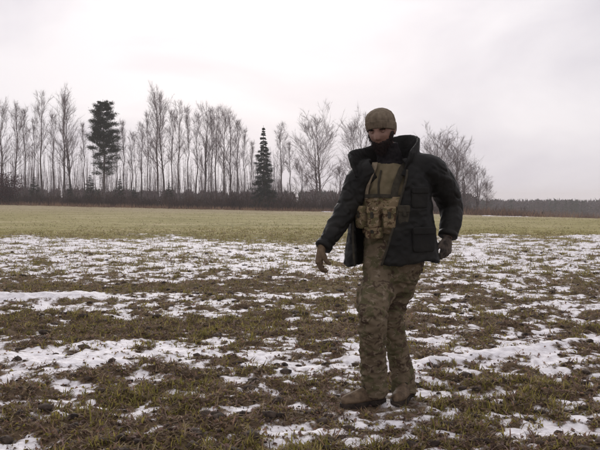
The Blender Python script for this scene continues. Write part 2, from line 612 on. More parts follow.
patch = lambda X, Y: np.clip(0.42 + 1.5 * fbm(X * 0.8, Y * 0.8, 21.0, 2) + 0.9 * np.exp(-((Y - 7.2) / 0.9) ** 2) * (X < 0.6) + 0.5 * sstep(10, 15, Y), 0.06, 1)
tufts(15000, (8, 20), 2.7, 13, (0.025, 0.07), (0.005, 0.010), (0.2, 1.35), GREEN + [(0.17, 0.14, 0.055)], 0.010, 0.06, 'green', dens=patch)
tufts(17000, (6, 14), 2.7, 13, (0.025, 0.085), (0.004, 0.011), (0.7, 1.6), BROWN, 0.010, 0.07, 'dead')
tufts(13500, (5, 11), 12, 30, (0.04, 0.10), (0.008, 0.016), (0.2, 1.3), GREEN + STRAW, 0.022, 0.12, 'green', p=1.0)
tufts(8500, (5, 10), 10, 27, (0.05, 0.12), (0.008, 0.016), (0.6, 1.5), BROWN, 0.018, 0.12, 'dead', p=1.0)
tufts(11000, (4, 8), 25, 108, (0.04, 0.085), (0.02, 0.05), (0.7, 1.5), STRAW, 9.0, 0.35, 'green', p=0.6)
for key, nm, lb, ct in (('green', 'stubble_grass', 'short dull green grass and straw growing in tufts over the field', 'grass'),
                        ('dead', 'dead_stalks', 'flattened brown dead stalks matted between the snow patches', 'stalks')):
    Vs, Fs, Cs, o = [], [], [], 0
    for a, f_, c_ in sets[key]:
        Vs.append(a); Fs.append(f_ + o); Cs.append(c_); o += len(a)
    ob(nm, mesh_np(nm, np.concatenate(Vs), np.concatenate(Fs), False, np.concatenate(Cs)), m_blade, None, lb, ct, kind='stuff')

# fallen leaves
n_ = 80000
X, Y = scatter(n_, 2.7, 17, 42)
ok = on_snow(X, Y) < 0.006 + 0.012 * rng.standard_normal(n_)
X, Y = X[ok], Y[ok]
n_ = len(X)
Z = np.maximum(ground_h(X, Y), snow_h(X, Y)) + 0.003
h = rng.random(n_) * 2 * np.pi
tl = 0.35 * rng.standard_normal((n_, 2))
L = (0.006 + 0.011 * rng.random(n_))[:, None] * (0.8 + 0.05 * Y[:, None])
d = np.stack([np.cos(h), np.sin(h), tl[:, 0]], -1)
s = np.stack([-np.sin(h), np.cos(h), tl[:, 1]], -1) * (0.35 + 0.4 * rng.random((n_, 1)))
P = np.stack([X, Y, Z], -1)
cu = np.stack([np.zeros(n_), np.zeros(n_), 0.006 + 0.010 * rng.random(n_)], -1)
LV = np.stack([P - d * L, P + s * L + cu, P + d * L, P - s * L + cu], 1).reshape(-1, 3)
o = (np.arange(n_) * 4)[:, None]
LF = np.concatenate([o + np.array([[0, 1, 2]]), o + np.array([[0, 2, 3]])])
LEAF = BROWN + GREEN[:2] + [(0.30, 0.22, 0.19), (0.24, 0.16, 0.14), (0.33, 0.27, 0.22)]
ob('leaf_litter', mesh_np('leaf_litter', LV, LF, False, np.repeat(pick(LEAF, n_), 4, 0)), m_blade, None,
   'small dry brown leaves and plant scraps strewn over soil and snow', 'leaf litter', kind='stuff')

# clods of dark soil
t_ = (1 + 5 ** 0.5) / 2
ICO = np.array([(-1, t_, 0), (1, t_, 0), (-1, -t_, 0), (1, -t_, 0), (0, -1, t_), (0, 1, t_), (0, -1, -t_), (0, 1, -t_), (t_, 0, -1), (t_, 0, 1), (-t_, 0, -1), (-t_, 0, 1)]) / 1.9
ICF = np.array([(0, 11, 5), (0, 5, 1), (0, 1, 7), (0, 7, 10), (0, 10, 11), (1, 5, 9), (5, 11, 4), (11, 10, 2), (10, 7, 6), (7, 1, 8), (3, 9, 4), (3, 4, 2), (3, 2, 6), (3, 6, 8), (3, 8, 9), (4, 9, 5), (2, 4, 11), (6, 2, 10), (8, 6, 7), (9, 8, 1)])
n_ = 3800
X, Y = scatter(n_, 2.8, 18, 42)
ok = on_snow(X, Y) < 0.010 + 0.014 * rng.standard_normal(n_)
X, Y = X[ok], Y[ok]
n_ = len(X)
sz = (0.008 + 0.030 * rng.random(n_) ** 3)[:, None, None] * (1 + 0.03 * Y[:, None, None])
CV = ICO[None] * sz * (0.65 + 0.7 * rng.random((n_, 12, 1))) * np.array([1.2, 1.0, 0.65])
P = np.stack([X, Y, np.maximum(ground_h(X, Y), snow_h(X, Y)) + 0.002], -1)
CV = (CV + P[:, None]).reshape(-1, 3)
CF = (ICF[None] + (np.arange(n_) * 12)[:, None, None]).reshape(-1, 3)
m_clod = mat_noise('dark_soil', (0.022, 0.016, 0.013), (0.095, 0.070, 0.054), 25, 6, bump=0.6)
ob('soil_clods', mesh_np('soil_clods', CV, CF, True), m_clod, None,
   'dark crumbled lumps of soil poking through the snow', 'soil', kind='stuff')

#@@TREES
# ------------------------------------------------------------------ trees along the far side of the field
def ribbon_tris(P, Dv, L, W):
    """thin twigs / needles: one slim triangle each (vectorised)"""
    n = len(P)
    q = rng.standard_normal((n, 3))
    s = np.cross(Dv, q)
    s /= np.linalg.norm(s, axis=1)[:, None] + 1e-9
    V = np.stack([P - s * W[:, None] / 2, P + s * W[:, None] / 2, P + Dv * L[:, None]], 1).reshape(-1, 3)
    return V, np.arange(n * 3).reshape(-1, 3)


def unit(v):
    return v / (np.linalg.norm(v) + 1e-9)


def branch_path(p, d, L, k, wob, trop):
    P = [np.array(p, float)]
    d = unit(np.array(d, float))
    for i in range(k):
        d = unit(d + wob * rng.standard_normal(3) + np.array([0, 0, trop]))
        P.append(P[-1] + d * L / k)
    return np.array(P)


def bare_tree(H, r0, start, spread, nb, stems=1, clen=0.28, twig=13, lean=0.0, open_=0.0):
    """a leafless broadleaf: trunk mesh and crown mesh (limbs, branches, twigs)"""
    tr, cr = MB(), MB()
    TP, TD = [], []
    for s in range(stems):
        a0 = rng.random() * 6.28
        hs = H * (1 if s == 0 else 0.86 + 0.1 * rng.random())
        k = 12
        dr = np.array([math.cos(a0), math.sin(a0)]) * (lean + (0.10 if stems > 1 else 0.0)) * (1 if s % 2 == 0 else -1)
        z = np.linspace(0, 1, k + 1)
        wob = np.cumsum(0.011 * H * rng.standard_normal((k + 1, 2)) * (0.35 + z[:, None]), 0) * 0.5
        wob -= wob[0]
        xy = wob + dr[None] * hs * (z[:, None] ** 0.8)
        P = np.column_stack([xy, z * hs])
        P[0, 2] = -0.5
        rad = r0 * (1 - s * 0.15) * (1 - 0.93 * z ** 0.9) + 0.012
        rad[0] *= 1.25
        Pc = catmull(P, 2)
        tr.add(*tube(Pc, np.interp(np.linspace(0, 1, len(Pc)), z, rad), 7))
        for b in range(nb // stems):
            t = start + (0.985 - start) * ((b + rng.random()) / (nb // stems))
            p = np.array([np.interp(t, z, P[:, i]) for i in range(3)])
            rt = np.interp(t, z, rad)
            ang = rng.random() * 6.28
            tt = (t - start) / (1 - start)
            el = spread * (1.15 - 0.55 * tt) * (0.75 + 0.5 * rng.random())
            d = np.array([math.cos(ang) * math.sin(el), math.sin(ang) * math.sin(el), math.cos(el)])
            prof = (0.55 + 0.9 * tt) * (1 - tt) ** 0.55 + 0.16
            L = 1.32 * clen * H * prof * (0.7 + 0.6 * rng.random()) * (1 + open_)
            B = branch_path(p, d, L, 5, 0.13, 0.10)
            rb = max(0.35 * rt, 0.013)
            cr.add(*tube(B, np.linspace(rb, 0.008, 6), 4, False))
            for c in range(8 + int(4 * rng.random())):
                u = 0.22 + 0.78 * rng.random()
                i = min(int(u * 5), 4)
                q = B[i] + (B[i + 1] - B[i]) * (u * 5 - i)
                d2 = unit(unit(B[i + 1] - B[i]) + 0.62 * rng.standard_normal(3) + np.array([0, 0, 0.25]))
                S = branch_path(q, d2, L * (0.30 + 0.30 * rng.random()) * (1.1 - 0.5 * u), 3, 0.16, 0.10)
                cr.add(*tube(S, np.array([0.011, 0.009, 0.007, 0.004]), 3, False))
                m = twig
                w = rng.random(m)
                ii = np.minimum((w * 3).astype(int), 2)
                TP.append(S[ii] + (S[ii + 1] - S[ii]) * (w * 3 - ii)[:, None])
                dd = unit(S[-1] - S[0]) + 0.55 * rng.standard_normal((m, 3)) + np.array([0, 0, 0.2])
                TD.append(dd / np.linalg.norm(dd, axis=1)[:, None])
            w = 0.3 + 0.7 * rng.random(16)
            ii = np.minimum((w * 5).astype(int), 4)
            TP.append(B[ii]); dd = unit(B[-1] - B[0]) + 0.5 * rng.standard_normal((16, 3))
            TD.append(dd / np.linalg.norm(dd, axis=1)[:, None])
    TP, TD = np.concatenate(TP), np.concatenate(TD)
    cr.add(*ribbon_tris(TP, TD, 0.3 + 0.65 * rng.random(len(TP)), np.full(len(TP), 0.012)))
    return tr.build('bare_trunk'), cr.build('bare_crown')


m_bark = mat_noise('grey_bark', (0.075, 0.062, 0.060), (0.19, 0.16, 0.155), 3, 6, bump=0.5, bscale=20)
m_twig = mat_noise('grey_twigs', (0.14, 0.11, 0.11), (0.25, 0.20, 0.205), 1.5, 3)

V_TALL = [bare_tree(17, 0.20, 0.30, 0.62, 34, clen=0.20),
          bare_tree(17, 0.18, 0.38, 0.55, 30, clen=0.19),
          bare_tree(17, 0.21, 0.26, 0.60, 34, 2, clen=0.20),
          bare_tree(17, 0.15, 0.42, 0.50, 26, clen=0.16),
          bare_tree(17, 0.13, 0.50, 0.48, 22, clen=0.15, lean=0.03),
          bare_tree(17, 0.19, 0.34, 0.66, 36, clen=0.21, lean=0.04)]
V_OPEN = [bare_tree(14, 0.24, 0.26, 0.80, 40, 2, clen=0.30, twig=15, open_=0.1),
          bare_tree(14, 0.22, 0.24, 0.85, 44, 1, clen=0.31, twig=15, open_=0.1)]
V_DENSE = [bare_tree(14, 0.24, 0.24, 0.85, 60, 3, clen=0.30, twig=20, open_=0.15),
           bare_tree(14, 0.22, 0.22, 0.90, 62, 2, clen=0.31, twig=20, open_=0.15)]
V_SMALL = [bare_tree(9, 0.10, 0.18, 0.75, 26, 2, clen=0.30, twig=14),
           bare_tree(9, 0.11, 0.22, 0.70, 26, 1, clen=0.28, twig=14)]
for t_, c_ in V_TALL + V_OPEN + V_SMALL + V_DENSE:
    t_.materials.append(m_bark)
    c_.materials.append(m_twig)
POOL = {'tall': (V_TALL, 17.0), 'open': (V_OPEN, 14.0), 'small': (V_SMALL, 9.0), 'dense': (V_DENSE, 14.0)}
ORD = ['first', 'second', 'third', 'fourth', 'fifth', 'sixth', 'seventh', 'eighth', 'ninth', 'tenth', 'eleventh', 'twelfth',
       'thirteenth', 'fourteenth', 'fifteenth', 'sixteenth', 'seventeenth', 'eighteenth', 'nineteenth', 'twentieth']


def place(px, ytop, Y, H0):
    p = pix(px, 207, Y)
    gz = float(ground_h(p.x, Y))
    top = pix(px, ytop + (0 if H0 in (17.5, 13.5, 5.0) else 6), Y).z
    return (p.x, Y, gz - 0.05), (top - gz) / H0


def put_bare(px, ytop, Y, kind, var, label, group, wide=1.0):
    pool, H0 = POOL[kind]
    loc, s = place(px, ytop, Y, H0)
    e = ob('bare_tree', None, None, None, label, 'tree', group)
    e.location = loc
    sx = wide * (0.75 * s + 0.25)
    e.scale = (sx, sx, s)
    e.rotation_euler = (0, 0, rng.random() * 6.28)
    tm, cm = pool[var % len(pool)]
    ob('trunk', tm, None, e)
    ob('crown', cm, None, e)
    return e


left = [(2, 104, 'tall', 0, 108), (13, 106, 'tall', 5, 112), (26, 108, 'tall', 3, 118), (34, 118, 'tall', 4, 121), (43, 95, 'tall', 1, 110),
        (54, 112, 'tall', 3, 119), (65, 93, 'tall', 0, 111), (74, 100, 'tall', 2, 117), (85, 122, 'tall', 4, 122)]
for i, (x, yt, k, v, Y) in enumerate(left):
    put_bare(x, yt, Y, k, v, 'bare grey tree, %s from the left edge, on the pine\'s left side' % ORD[i], 'bare trees left of the pine', 0.95)
mid = [(116, 128, 'tall', 3, 119), (124, 120, 'tall', 4, 122), (131, 130, 'tall', 3, 113), (141, 124, 'tall', 1, 118), (147, 112, 'tall', 4, 111),
       (158, 91, 'tall', 0, 109), (166, 98, 'tall', 5, 116), (172, 108, 'tall', 3, 121), (180, 104, 'tall', 1, 110), (188, 108, 'tall', 4, 118),
       (196, 112, 'tall', 3, 122), (204, 104, 'tall', 2, 112), (211, 108, 'tall', 4, 116), (217, 110, 'tall', 1, 120), (224, 110, 'tall', 5, 111),
       (231, 113, 'tall', 0, 117), (237, 118, 'tall', 3, 113), (245, 128, 'tall', 4, 121), (252, 140, 'tall', 4, 118)]
for i, (x, yt, k, v, Y) in enumerate(mid):
    put_bare(x, yt, Y, k, v, 'slender bare tree, %s to the right of the dark pine' % ORD[i], 'bare trees between pine and spruce', 0.95)
for (x, yt, k, v, Y, lb) in [
        (282, 124, 'tall', 1, 116, 'tall bare tree immediately right of the spruce'),
        (291, 140, 'tall', 4, 120, 'thin bare tree, second to the right of the spruce'),
        (303, 158, 'small', 0, 122, 'low bare tree between the spruce and the round open tree'),
        (320, 121, 'dense', 1, 107, 'spreading bare tree standing alone, left of the person\'s shoulder'),
        (340, 165, 'small', 1, 119, 'low bare tree between the spreading tree and the person\'s arm'),
        (358, 124, 'dense', 0, 113, 'bare tree half hidden behind the person\'s head and collar'),
        (437, 134, 'dense', 1, 112, 'bare round tree right behind the person\'s shoulder'),
        (452, 143, 'dense', 0, 116, 'second bare tree from the person on the right side'),
        (466, 156, 'dense', 1, 113, 'third bare tree from the person on the right side'),
        (477, 168, 'dense', 0, 118, 'small bare tree, second from the right end of the row'),
        (487, 179, 'small', 1, 122, 'lowest bare tree at the right end of the row')]:
    put_bare(x, yt, Y, k, v, lb, 'bare trees right of the spruce', 1.08)


# --- evergreens: foliage of many small needle sprays on real branches
def sprays(P, D, n, spread, L, W, droop=0.0, S=None):
    k = len(P)
    i = rng.integers(0, k, n)
    k_ = np.ones(n) if S is None else S[i]
    Q = P[i] + spread * k_[:, None] * rng.standard_normal((n, 3)) * np.array([1, 1, 0.55])
    d = D[i] + 0.75 * rng.standard_normal((n, 3)) + np.array([0, 0, -droop])
    d /= np.linalg.norm(d, axis=1)[:, None]
    return ribbon_tris(Q, d, k_ * L * (0.6 + 0.8 * rng.random(n)), W * (0.6 + 0.8 * rng.random(n)))


def conifer(H, r0, z0, width, prof, nwh, up, nspray, sp, L, W, droop, dead=0, thin=lambda t: 6):
    tr, cr = MB(), MB()
    z = np.linspace(0, 1, 14)
    P = np.column_stack([0.012 * H * pn(z * 3, 1.3, 4), 0.012 * H * pn(z * 3, 7.3, 2), z * H])
    P[0, 2] = -0.4
    tr.add(*tube(P, r0 * (1 - 0.95 * z) + 0.01, 8))
    SP, SD, SS = [], [], []
    for w in range(nwh):
        t = z0 + (0.985 - z0) * ((w + 0.6 * rng.random()) / nwh)
        tt = (t - z0) / (1 - z0)
        c = np.array([np.interp(t, z, P[:, i]) for i in range(3)])
        nb = 5 + int(3 * rng.random())
        a0 = rng.random() * 6.28
        for b in range(nb):
            a = a0 + 6.28 * b / nb + 0.4 * rng.standard_normal()
            L_ = width * prof(tt) * (0.6 + 0.55 * rng.random())
            d = np.array([math.cos(a), math.sin(a), up + 0.15 * rng.standard_normal()])
            B = branch_path(c, d, L_, 4, 0.10, 0.05 if up > 0 else 0.03)
            cr.add(*tube(B, np.linspace(0.03, 0.006, 5), 3, False))
            ns = thin(tt)
            s = 0.25 + 0.75 * rng.random(ns) ** 0.7
            ii = np.minimum((s * 4).astype(int), 3)
            SP.append(B[ii] + (B[ii + 1] - B[ii]) * (s * 4 - ii)[:, None])
            SD.append(np.repeat(unit(B[-1] - B[0])[None], ns, 0))
            SS.append(np.full(ns, min(max(L_ / width * 1.6, 0.28), 1.0)))
    tr.add(*cr.arr())
    nm = MB()
    nm.add(*sprays(np.concatenate(SP), np.concatenate(SD), nspray, sp, L, W, droop, np.concatenate(SS)))
    for k in range(dead):
        t = z0 * (0.55 + 0.45 * rng.random())
        a = rng.random() * 6.28
        B = branch_path([0, 0, t * H], [math.cos(a), math.sin(a), -0.05], width * (0.3 + 0.5 * rng.random()), 4, 0.15, 0.0)
        tr.add(*tube(B, np.linspace(0.03, 0.006, 5), 3, False))
    return tr.build('conifer_trunk'), None, nm.build('conifer_needles', False)


m_needle = mat_noise('dark_needles', (0.022, 0.028, 0.021), (0.058, 0.068, 0.046), 2.2, 4)
m_needle2 = mat_noise('spruce_needles', (0.016, 0.022, 0.020), (0.042, 0.054, 0.040), 2.2, 4)


def put_conifer(name, parts, px, ytop, Y, H0, mat, label, cat='tree', group=None):
    loc, s = place(px, ytop, Y, H0)
    e = ob(name, None, None, None, label, cat, group)
    e.location = loc
    e.scale = (s, s, s)
    e.rotation_euler = (0, 0, rng.random() * 6.28)
    ob('trunk', parts[0], m_bark, e)
    ob('crown', parts[2], mat, e)
    return e


egg = lambda t: (((1.02 - t) / 0.61) ** 0.50 if t > 0.41 else 0.95) * (0.85 + 0.28 * rng.random()) if t > 0.26 else 0.75
pine = conifer(17.5, 0.24, 0.30, 2.85, egg, 32, 0.12, 38000, 0.26, 0.36, 0.055, 0.0, dead=14, thin=lambda t: 7 if t > 0.26 else (3 if rng.random() < 0.45 else 1))
put_conifer('pine_tree', pine, 104, 99, 106, 17.5, m_needle, 'tall dark pine with a rounded crown above a bare lower trunk')
spruce = conifer(13.5, 0.20, 0.05, 2.2, lambda t: ((1 - t) ** 0.85 + 0.015) * (0.72 + 0.45 * rng.random()), 44, -0.25, 38000, 0.19, 0.32, 0.05, 0.35)
put_conifer('spruce_tree', spruce, 264, 125, 106, 13.5, m_needle2, 'dense dark conical spruce with branches down to the brush')
sap = conifer(5.0, 0.07, 0.08, 1.5, lambda t: ((1 - t) ** 0.9 + 0.03) * (0.6 + 0.6 * rng.random()), 17, -0.05, 3800, 0.17, 0.26, 0.045, 0.2)
for px, yt, Y, lb in [(34, 176, 113, 'small dark evergreen under the bare trees near the left edge'),
                      (70, 182, 113, 'small dark evergreen a little left of the pine trunk'),
                      (91, 174, 112, 'young evergreen close against the pine trunk on the left'),
                      (120, 178, 113, 'young evergreen just right of the pine trunk'),
                      (169, 182, 112, 'small dark evergreen in the middle of the bare trees'),
                      (134, 186, 114, 'low dark evergreen bush between two bare trunks, right of the pine')]:
    put_conifer('evergreen_sapling', sap, px, yt, Y, 5.0, m_needle, lb, 'small tree', 'young evergreens under the bare trees')


# --- brush along the edge of the wood: one tangled mass of stems
def brush_mass():
    mb = MB()
    n = 6500
    X = -62 + 100 * rng.random(n)
    Y = 103.5 + 16 * rng.random(n) ** 1.3
    Y = Y + 1.0 * pn(X * 0.2, 3.3)
    Z = ground_h(X, Y) - 0.1
    H = (1.7 + 1.9 * rng.random(n)) * (0.85 + 0.35 * pn(X * 0.15, 1.1)) * (1 - 0.55 * sstep(18, 32, X))
    H = H * (0.62 + 0.75 * rng.random(n)) * np.where(rng.random(n) < 0.12, 1.7, 1.0) * (0.9 + 0.5 * pn(X * 0.55, 7.1))
    H = 0.62 * H * (1 + 0.35 * sstep(-25, -5, X) * (1 - sstep(12, 20, X)))
    B = np.stack([X, Y, Z], -1)
    d = np.stack([0.35 * rng.standard_normal(n), 0.35 * rng.standard_normal(n), np.ones(n)], -1)
    d /= np.linalg.norm(d, axis=1)[:, None]
    mb.add(*ribbon_tris(B, d, H, np.full(n, 0.10)))
    mb.add(*ribbon_tris(B + np.array([0.05, 0, 0]), d, H * 0.9, np.full(n, 0.10)))
    m = 12
    i = np.repeat(np.arange(n), m)
    u = 0.12 + 0.85 * rng.random(n * m)
    Q = B[i] + d[i] * (H[i] * u)[:, None]
    e = d[i] + 0.85 * rng.standard_normal((n * m, 3))
    e /= np.linalg.norm(e, axis=1)[:, None]
    mb.add(*ribbon_tris(Q, e, 0.3 + 0.75 * rng.random(n * m), 0.022 + 0.05 * rng.random(n * m)))
    return mb.build('brush', False)


m_brush = mat_noise('brush_stems', (0.030, 0.019, 0.017), (0.105, 0.068, 0.056), 0.35, 5, coord='Object')
ob('edge_brush', brush_mass(), m_brush, None, 'tangled dark brown brush along the foot of the tree row', 'brush', kind='stuff')


def thicket():
    mb = MB()
    n = 620
    X = np.where(rng.random(n) < 0.8, -58 + 56 * rng.random(n), -6 + 36 * rng.random(n))
    Y = 112 + 16 * rng.random(n)
    H = (4.5 + 6.5 * rng.random(n)) * np.where(X < -4, 1.0, 0.55)
    B = np.stack([X, Y, ground_h(X, Y) - 0.2], -1)
    d = np.stack([0.06 * rng.standard_normal(n), 0.06 * rng.standard_normal(n), np.ones(n)], -1)
    d /= np.linalg.norm(d, axis=1)[:, None]
    for k in range(n):
        mb.add(*tube(np.array([B[k], B[k] + d[k] * H[k] * 0.5 + 0.12 * rng.standard_normal(3), B[k] + d[k] * H[k]]), np.array([0.05, 0.032, 0.008]), 3, False))
    m = 70
    i = np.repeat(np.arange(n), m)
    u = 0.20 + 0.8 * rng.random(n * m)
    Q = B[i] + d[i] * (H[i] * u)[:, None]
    e = d[i] * 0.9 + 0.55 * rng.standard_normal((n * m, 3))
    e /= np.linalg.norm(e, axis=1)[:, None]
    L = (0.5 + 1.1 * rng.random(n * m)) * (1.25 - u)
    mb.add(*ribbon_tris(Q, e, L, np.full(n * m, 0.016)))
    w = rng.random(n * m)
    e2 = e + 0.6 * rng.standard_normal((n * m, 3)); e2 /= np.linalg.norm(e2, axis=1)[:, None]
    mb.add(*ribbon_tris(Q + e * (L * w)[:, None], e2, 0.3 + 0.5 * rng.random(n * m), np.full(n * m, 0.012)))
    return mb.build('thicket', False)


ob('sapling_thicket', thicket(), m_twig, None, 'thin grey saplings filling the gaps between the bare trunks', 'thicket', kind='stuff')

# dry grass fringe in front of the brush
n_ = 7000
X = -62 + 110 * rng.random(n_)
Y = 100.5 + 4.5 * rng.random(n_) + 1.0 * pn(X * 0.2, 3.3)
Z = ground_h(X, Y) - 0.03
d = np.stack([0.4 * rng.standard_normal(n_), 0.4 * rng.standard_normal(n_), np.ones(n_)], -1)
d /= np.linalg.norm(d, axis=1)[:, None]
mb = MB()
mb.add(*ribbon_tris(np.stack([X, Y, Z], -1), d, (0.35 + 0.5 * rng.random(n_)) * (1 + 1.1 * sstep(20, 27, X)), np.full(n_, 0.07)))
m_dry = mat_noise('dry_grass', (0.17, 0.10, 0.070), (0.34, 0.23, 0.15), 0.3, 5)
ob('dry_grass_fringe', mb.build('dry_grass_fringe', False), m_dry, None, 'pale brown dry grass in front of the dark brush', 'grass', kind='stuff')


# a leafy maroon bush at the left edge of the picture
def leafy_bush(H, w, n):
    st, lf = MB(), MB()
    Pts, Ds = [], []
    for k in range(14):
        a = rng.random() * 6.28
        B = branch_path([0.15 * math.cos(a), 0.15 * math.sin(a), -0.1], [0.4 * math.cos(a), 0.4 * math.sin(a), 1], H * (0.7 + 0.35 * rng.random()), 5, 0.10, 0.02)
        st.add(*tube(B, np.linspace(0.035, 0.008, 6), 4, False))
        Pts.append(B[1:]); Ds.append(np.repeat(unit(B[-1] - B[0])[None], 5, 0))
    lf.add(*sprays(np.concatenate(Pts), np.concatenate(Ds), n, w, 0.26, 0.11, 0.2))
    return st.build('bush_stems'), lf.build('bush_leaves', False)


bs = leafy_bush(5.0, 0.42, 4500)
m_maroon = mat_noise('maroon_leaves', (0.030, 0.012, 0.016), (0.085, 0.036, 0.040), 1.5, 4)
loc, s = place(3, 172, 104, 5.0)
e = ob('maroon_bush', None, None, None, 'dark maroon bush with old leaves at the left edge of the row', 'bush')
e.location = loc
ob('stem', bs[0], m_bark, e)
ob('foliage', bs[1], m_maroon, e)


# --- the far wood: behind the row and down the slope on the right, one mass
def far_wood():
    mb, mc = MB(), MB()
    n = 1150
    for k in range(n):
        if k < 800:
            px = 430 + 520 * rng.random(); Y = 300 + 75 * rng.random(); yt = 199 + 3.0 * rng.random() + (-6 * max(0, (485 - px) / 55))
        else:
            px = -220 + 690 * rng.random(); Y = 205 + 60 * rng.random(); yt = 193 + 5 * rng.random() - 2.5 * math.exp(-((px - 330) / 60) ** 2)
        p = pix(px, 207, Y)
        gz = float(base_z(p.x, Y))
        H = max(pix(px, yt, Y).z - gz, 4.0)
        ev = rng.random() < 0.30
        w = (0.20 if ev else 0.30) * H * (0.7 + 0.5 * rng.random())
        m = 150
        u = rng.random(m) ** (0.8 if ev else 0.6)
        rad = w * ((1 - u) ** 0.8 + 0.08 if ev else np.sqrt(np.clip(1 - (2 * u - 1.1) ** 2, 0.05, 1))) * np.sqrt(rng.random(m))
        a = rng.random(m) * 6.28
        Q = np.stack([p.x + rad * np.cos(a), Y + rad * np.sin(a), gz + u * H * 0.95], -1)
        d = rng.standard_normal((m, 3)) + np.array([0, 0, 0.6])
        d /= np.linalg.norm(d, axis=1)[:, None]
        (mc if ev else mb).add(*ribbon_tris(Q, d, 0.8 + 1.3 * rng.random(m), 0.35 + 0.5 * rng.random(m)))
        P = np.array([[p.x, Y, gz - 0.5], [p.x, Y, gz + H * 0.6]])
        mb.add(*tube(P, np.array([0.2, 0.08]), 3, False))
    return mb.build('far_bare_wood', False), mc.build('far_evergreens', False)


fw, fe = far_wood()
m_far = mat_noise('far_bare_wood', (0.050, 0.040, 0.044), (0.115, 0.090, 0.092), 0.03, 5)
ob('far_bare_wood', fw, m_far, None, 'far purplish bare wood filling the skyline on the right and behind the row', 'wood', kind='stuff')
ob('far_evergreens', fe, m_needle, None, 'dark evergreens mixed through the far wood', 'wood', kind='stuff')
#@@ENDTREES
#@@PERSON
# ------------------------------------------------------------------ the walking person
tmp_scene = bpy.data.scenes.new('remesh_workbench')


def smooth_v(V, F, it, lam=0.5):
    E = np.concatenate([F[:, [i, (i + 1) % F.shape[1]]] for i in range(F.shape[1])])
    E = np.concatenate([E, E[:, ::-1]])
    cnt = np.bincount(E[:, 0], minlength=len(V))[:, None] + 1e-9
    for _ in range(it):
        S = np.stack([np.bincount(E[:, 0], weights=V[E[:, 1], k], minlength=len(V)) for k in range(3)], -1)
        V = V + lam * (S / cnt - V)
    return V


def remesh(mb, voxel, it=4):
    """union of closed shapes -> one continuous skin (quads)"""
    me = mb.build('tmp')
    o = bpy.data.objects.new('tmp', me)
    tmp_scene.collection.objects.link(o)
    md = o.modifiers.new('r', 'REMESH')
    md.mode = 'VOXEL'
    md.voxel_size = voxel
    vl = tmp_scene.view_layers[0]
    vl.update()
    ev = o.evaluated_get(vl.depsgraph)
    m2 = ev.to_mesh()
    V = np.empty(len(m2.vertices) * 3, np.float32)
    m2.vertices.foreach_get('co', V)
    V = V.reshape(-1, 3).astype(float)
    F = np.empty(len(m2.loops), np.int32)
    m2.loops.foreach_get('vertex_index', F)
    F = F.reshape(-1, 4)
    ev.to_mesh_clear()
    bpy.data.objects.remove(o)
    bpy.data.meshes.remove(me)
    return smooth_v(V, F, it), F


def normals(V, F):
    a = V[F[:, 2]] - V[F[:, 0]]
    b = V[F[:, 3 if F.shape[1] == 4 else 1]] - V[F[:, 1 if F.shape[1] == 4 else 0]]
    fn = np.cross(a, b) if F.shape[1] == 4 else np.cross(b, a)
    N = np.zeros_like(V)
    for i in range(F.shape[1]):
        for k in range(3):
            N[:, k] += np.bincount(F[:, i], weights=fn[:, k], minlength=len(V))
    return N / (np.linalg.norm(N, axis=1)[:, None] + 1e-12)


def shell(G, th):
    """closed thick sheet from a grid (k,n,3)"""
    G = np.asarray(G, float)
    du = np.gradient(G, axis=1)
    dv = np.gradient(G, axis=0)
    N = np.cross(du, dv)
    N /= np.linalg.norm(N, axis=2)[..., None] + 1e-12
    A, B = G + N * th / 2, G - N * th / 2
    k, n, _ = G.shape
    rings = np.concatenate([A, B[:, ::-1]], 1)
    return loft(rings, True, True) if False else _shell_faces(A, B)


def _shell_faces(A, B):
    k, n, _ = A.shape
    V = np.concatenate([A.reshape(-1, 3), B.reshape(-1, 3)])
    ia = np.arange(k * n).reshape(k, n)
    ib = ia + k * n
    q = [np.stack([ia[:-1, :-1], ia[:-1, 1:], ia[1:, 1:], ia[1:, :-1]], -1).reshape(-1, 4),
         np.stack([ib[:-1, :-1], ib[1:, :-1], ib[1:, 1:], ib[:-1, 1:]], -1).reshape(-1, 4),
         np.stack([ia[0, 1:], ia[0, :-1], ib[0, :-1], ib[0, 1:]], -1),
         np.stack([ia[-1, :-1], ia[-1, 1:], ib[-1, 1:], ib[-1, :-1]], -1),
         np.stack([ia[:-1, 0], ia[1:, 0], ib[1:, 0], ib[:-1, 0]], -1),
         np.stack([ia[1:, -1], ia[:-1, -1], ib[:-1, -1], ib[1:, -1]], -1)]
    q = np.concatenate(q)
    return V, np.concatenate([q[:, [0, 1, 2]], q[:, [0, 2, 3]]])


PY = 4.22                                       # distance of the person's hips
FA = R(20)                                      # body turned towards the left of the picture
Fw = np.array([-math.sin(FA), -math.cos(FA), 0.0])
Lf = np.array([math.cos(FA), -math.sin(FA), 0.0])
Up = np.array([0, 0, 1.0])


def J(px, py, dy=0.0):
    return np.array(pix(px, py, PY + dy))


def limb(pts, n=22, k=6, folds=None):
    P = catmull([J(*p[:3]) for p in pts], k)
    r = np.interp(np.linspace(0, len(pts) - 1, len(P)), np.arange(len(pts)), [p[3] for p in pts])
    return tube(P, r, n)


foot_c = J(384, 405, -0.04)
BASE = np.array([foot_c[0], foot_c[1], float(ground_h(foot_c[0], foot_c[1]))])
person = ob('person', None, None, None,
            'bearded person in open black jacket, knit cap and camouflage trousers walking across the field', 'person')
person.location = BASE


def pob(name, V, F, mat, parent=None, smooth=True, label=None, kind=None, col=None):
    o = ob(name, mesh_np(name, np.asarray(V) - BASE, F, smooth, col), mat, parent or person, label, None, None, kind)
    return o


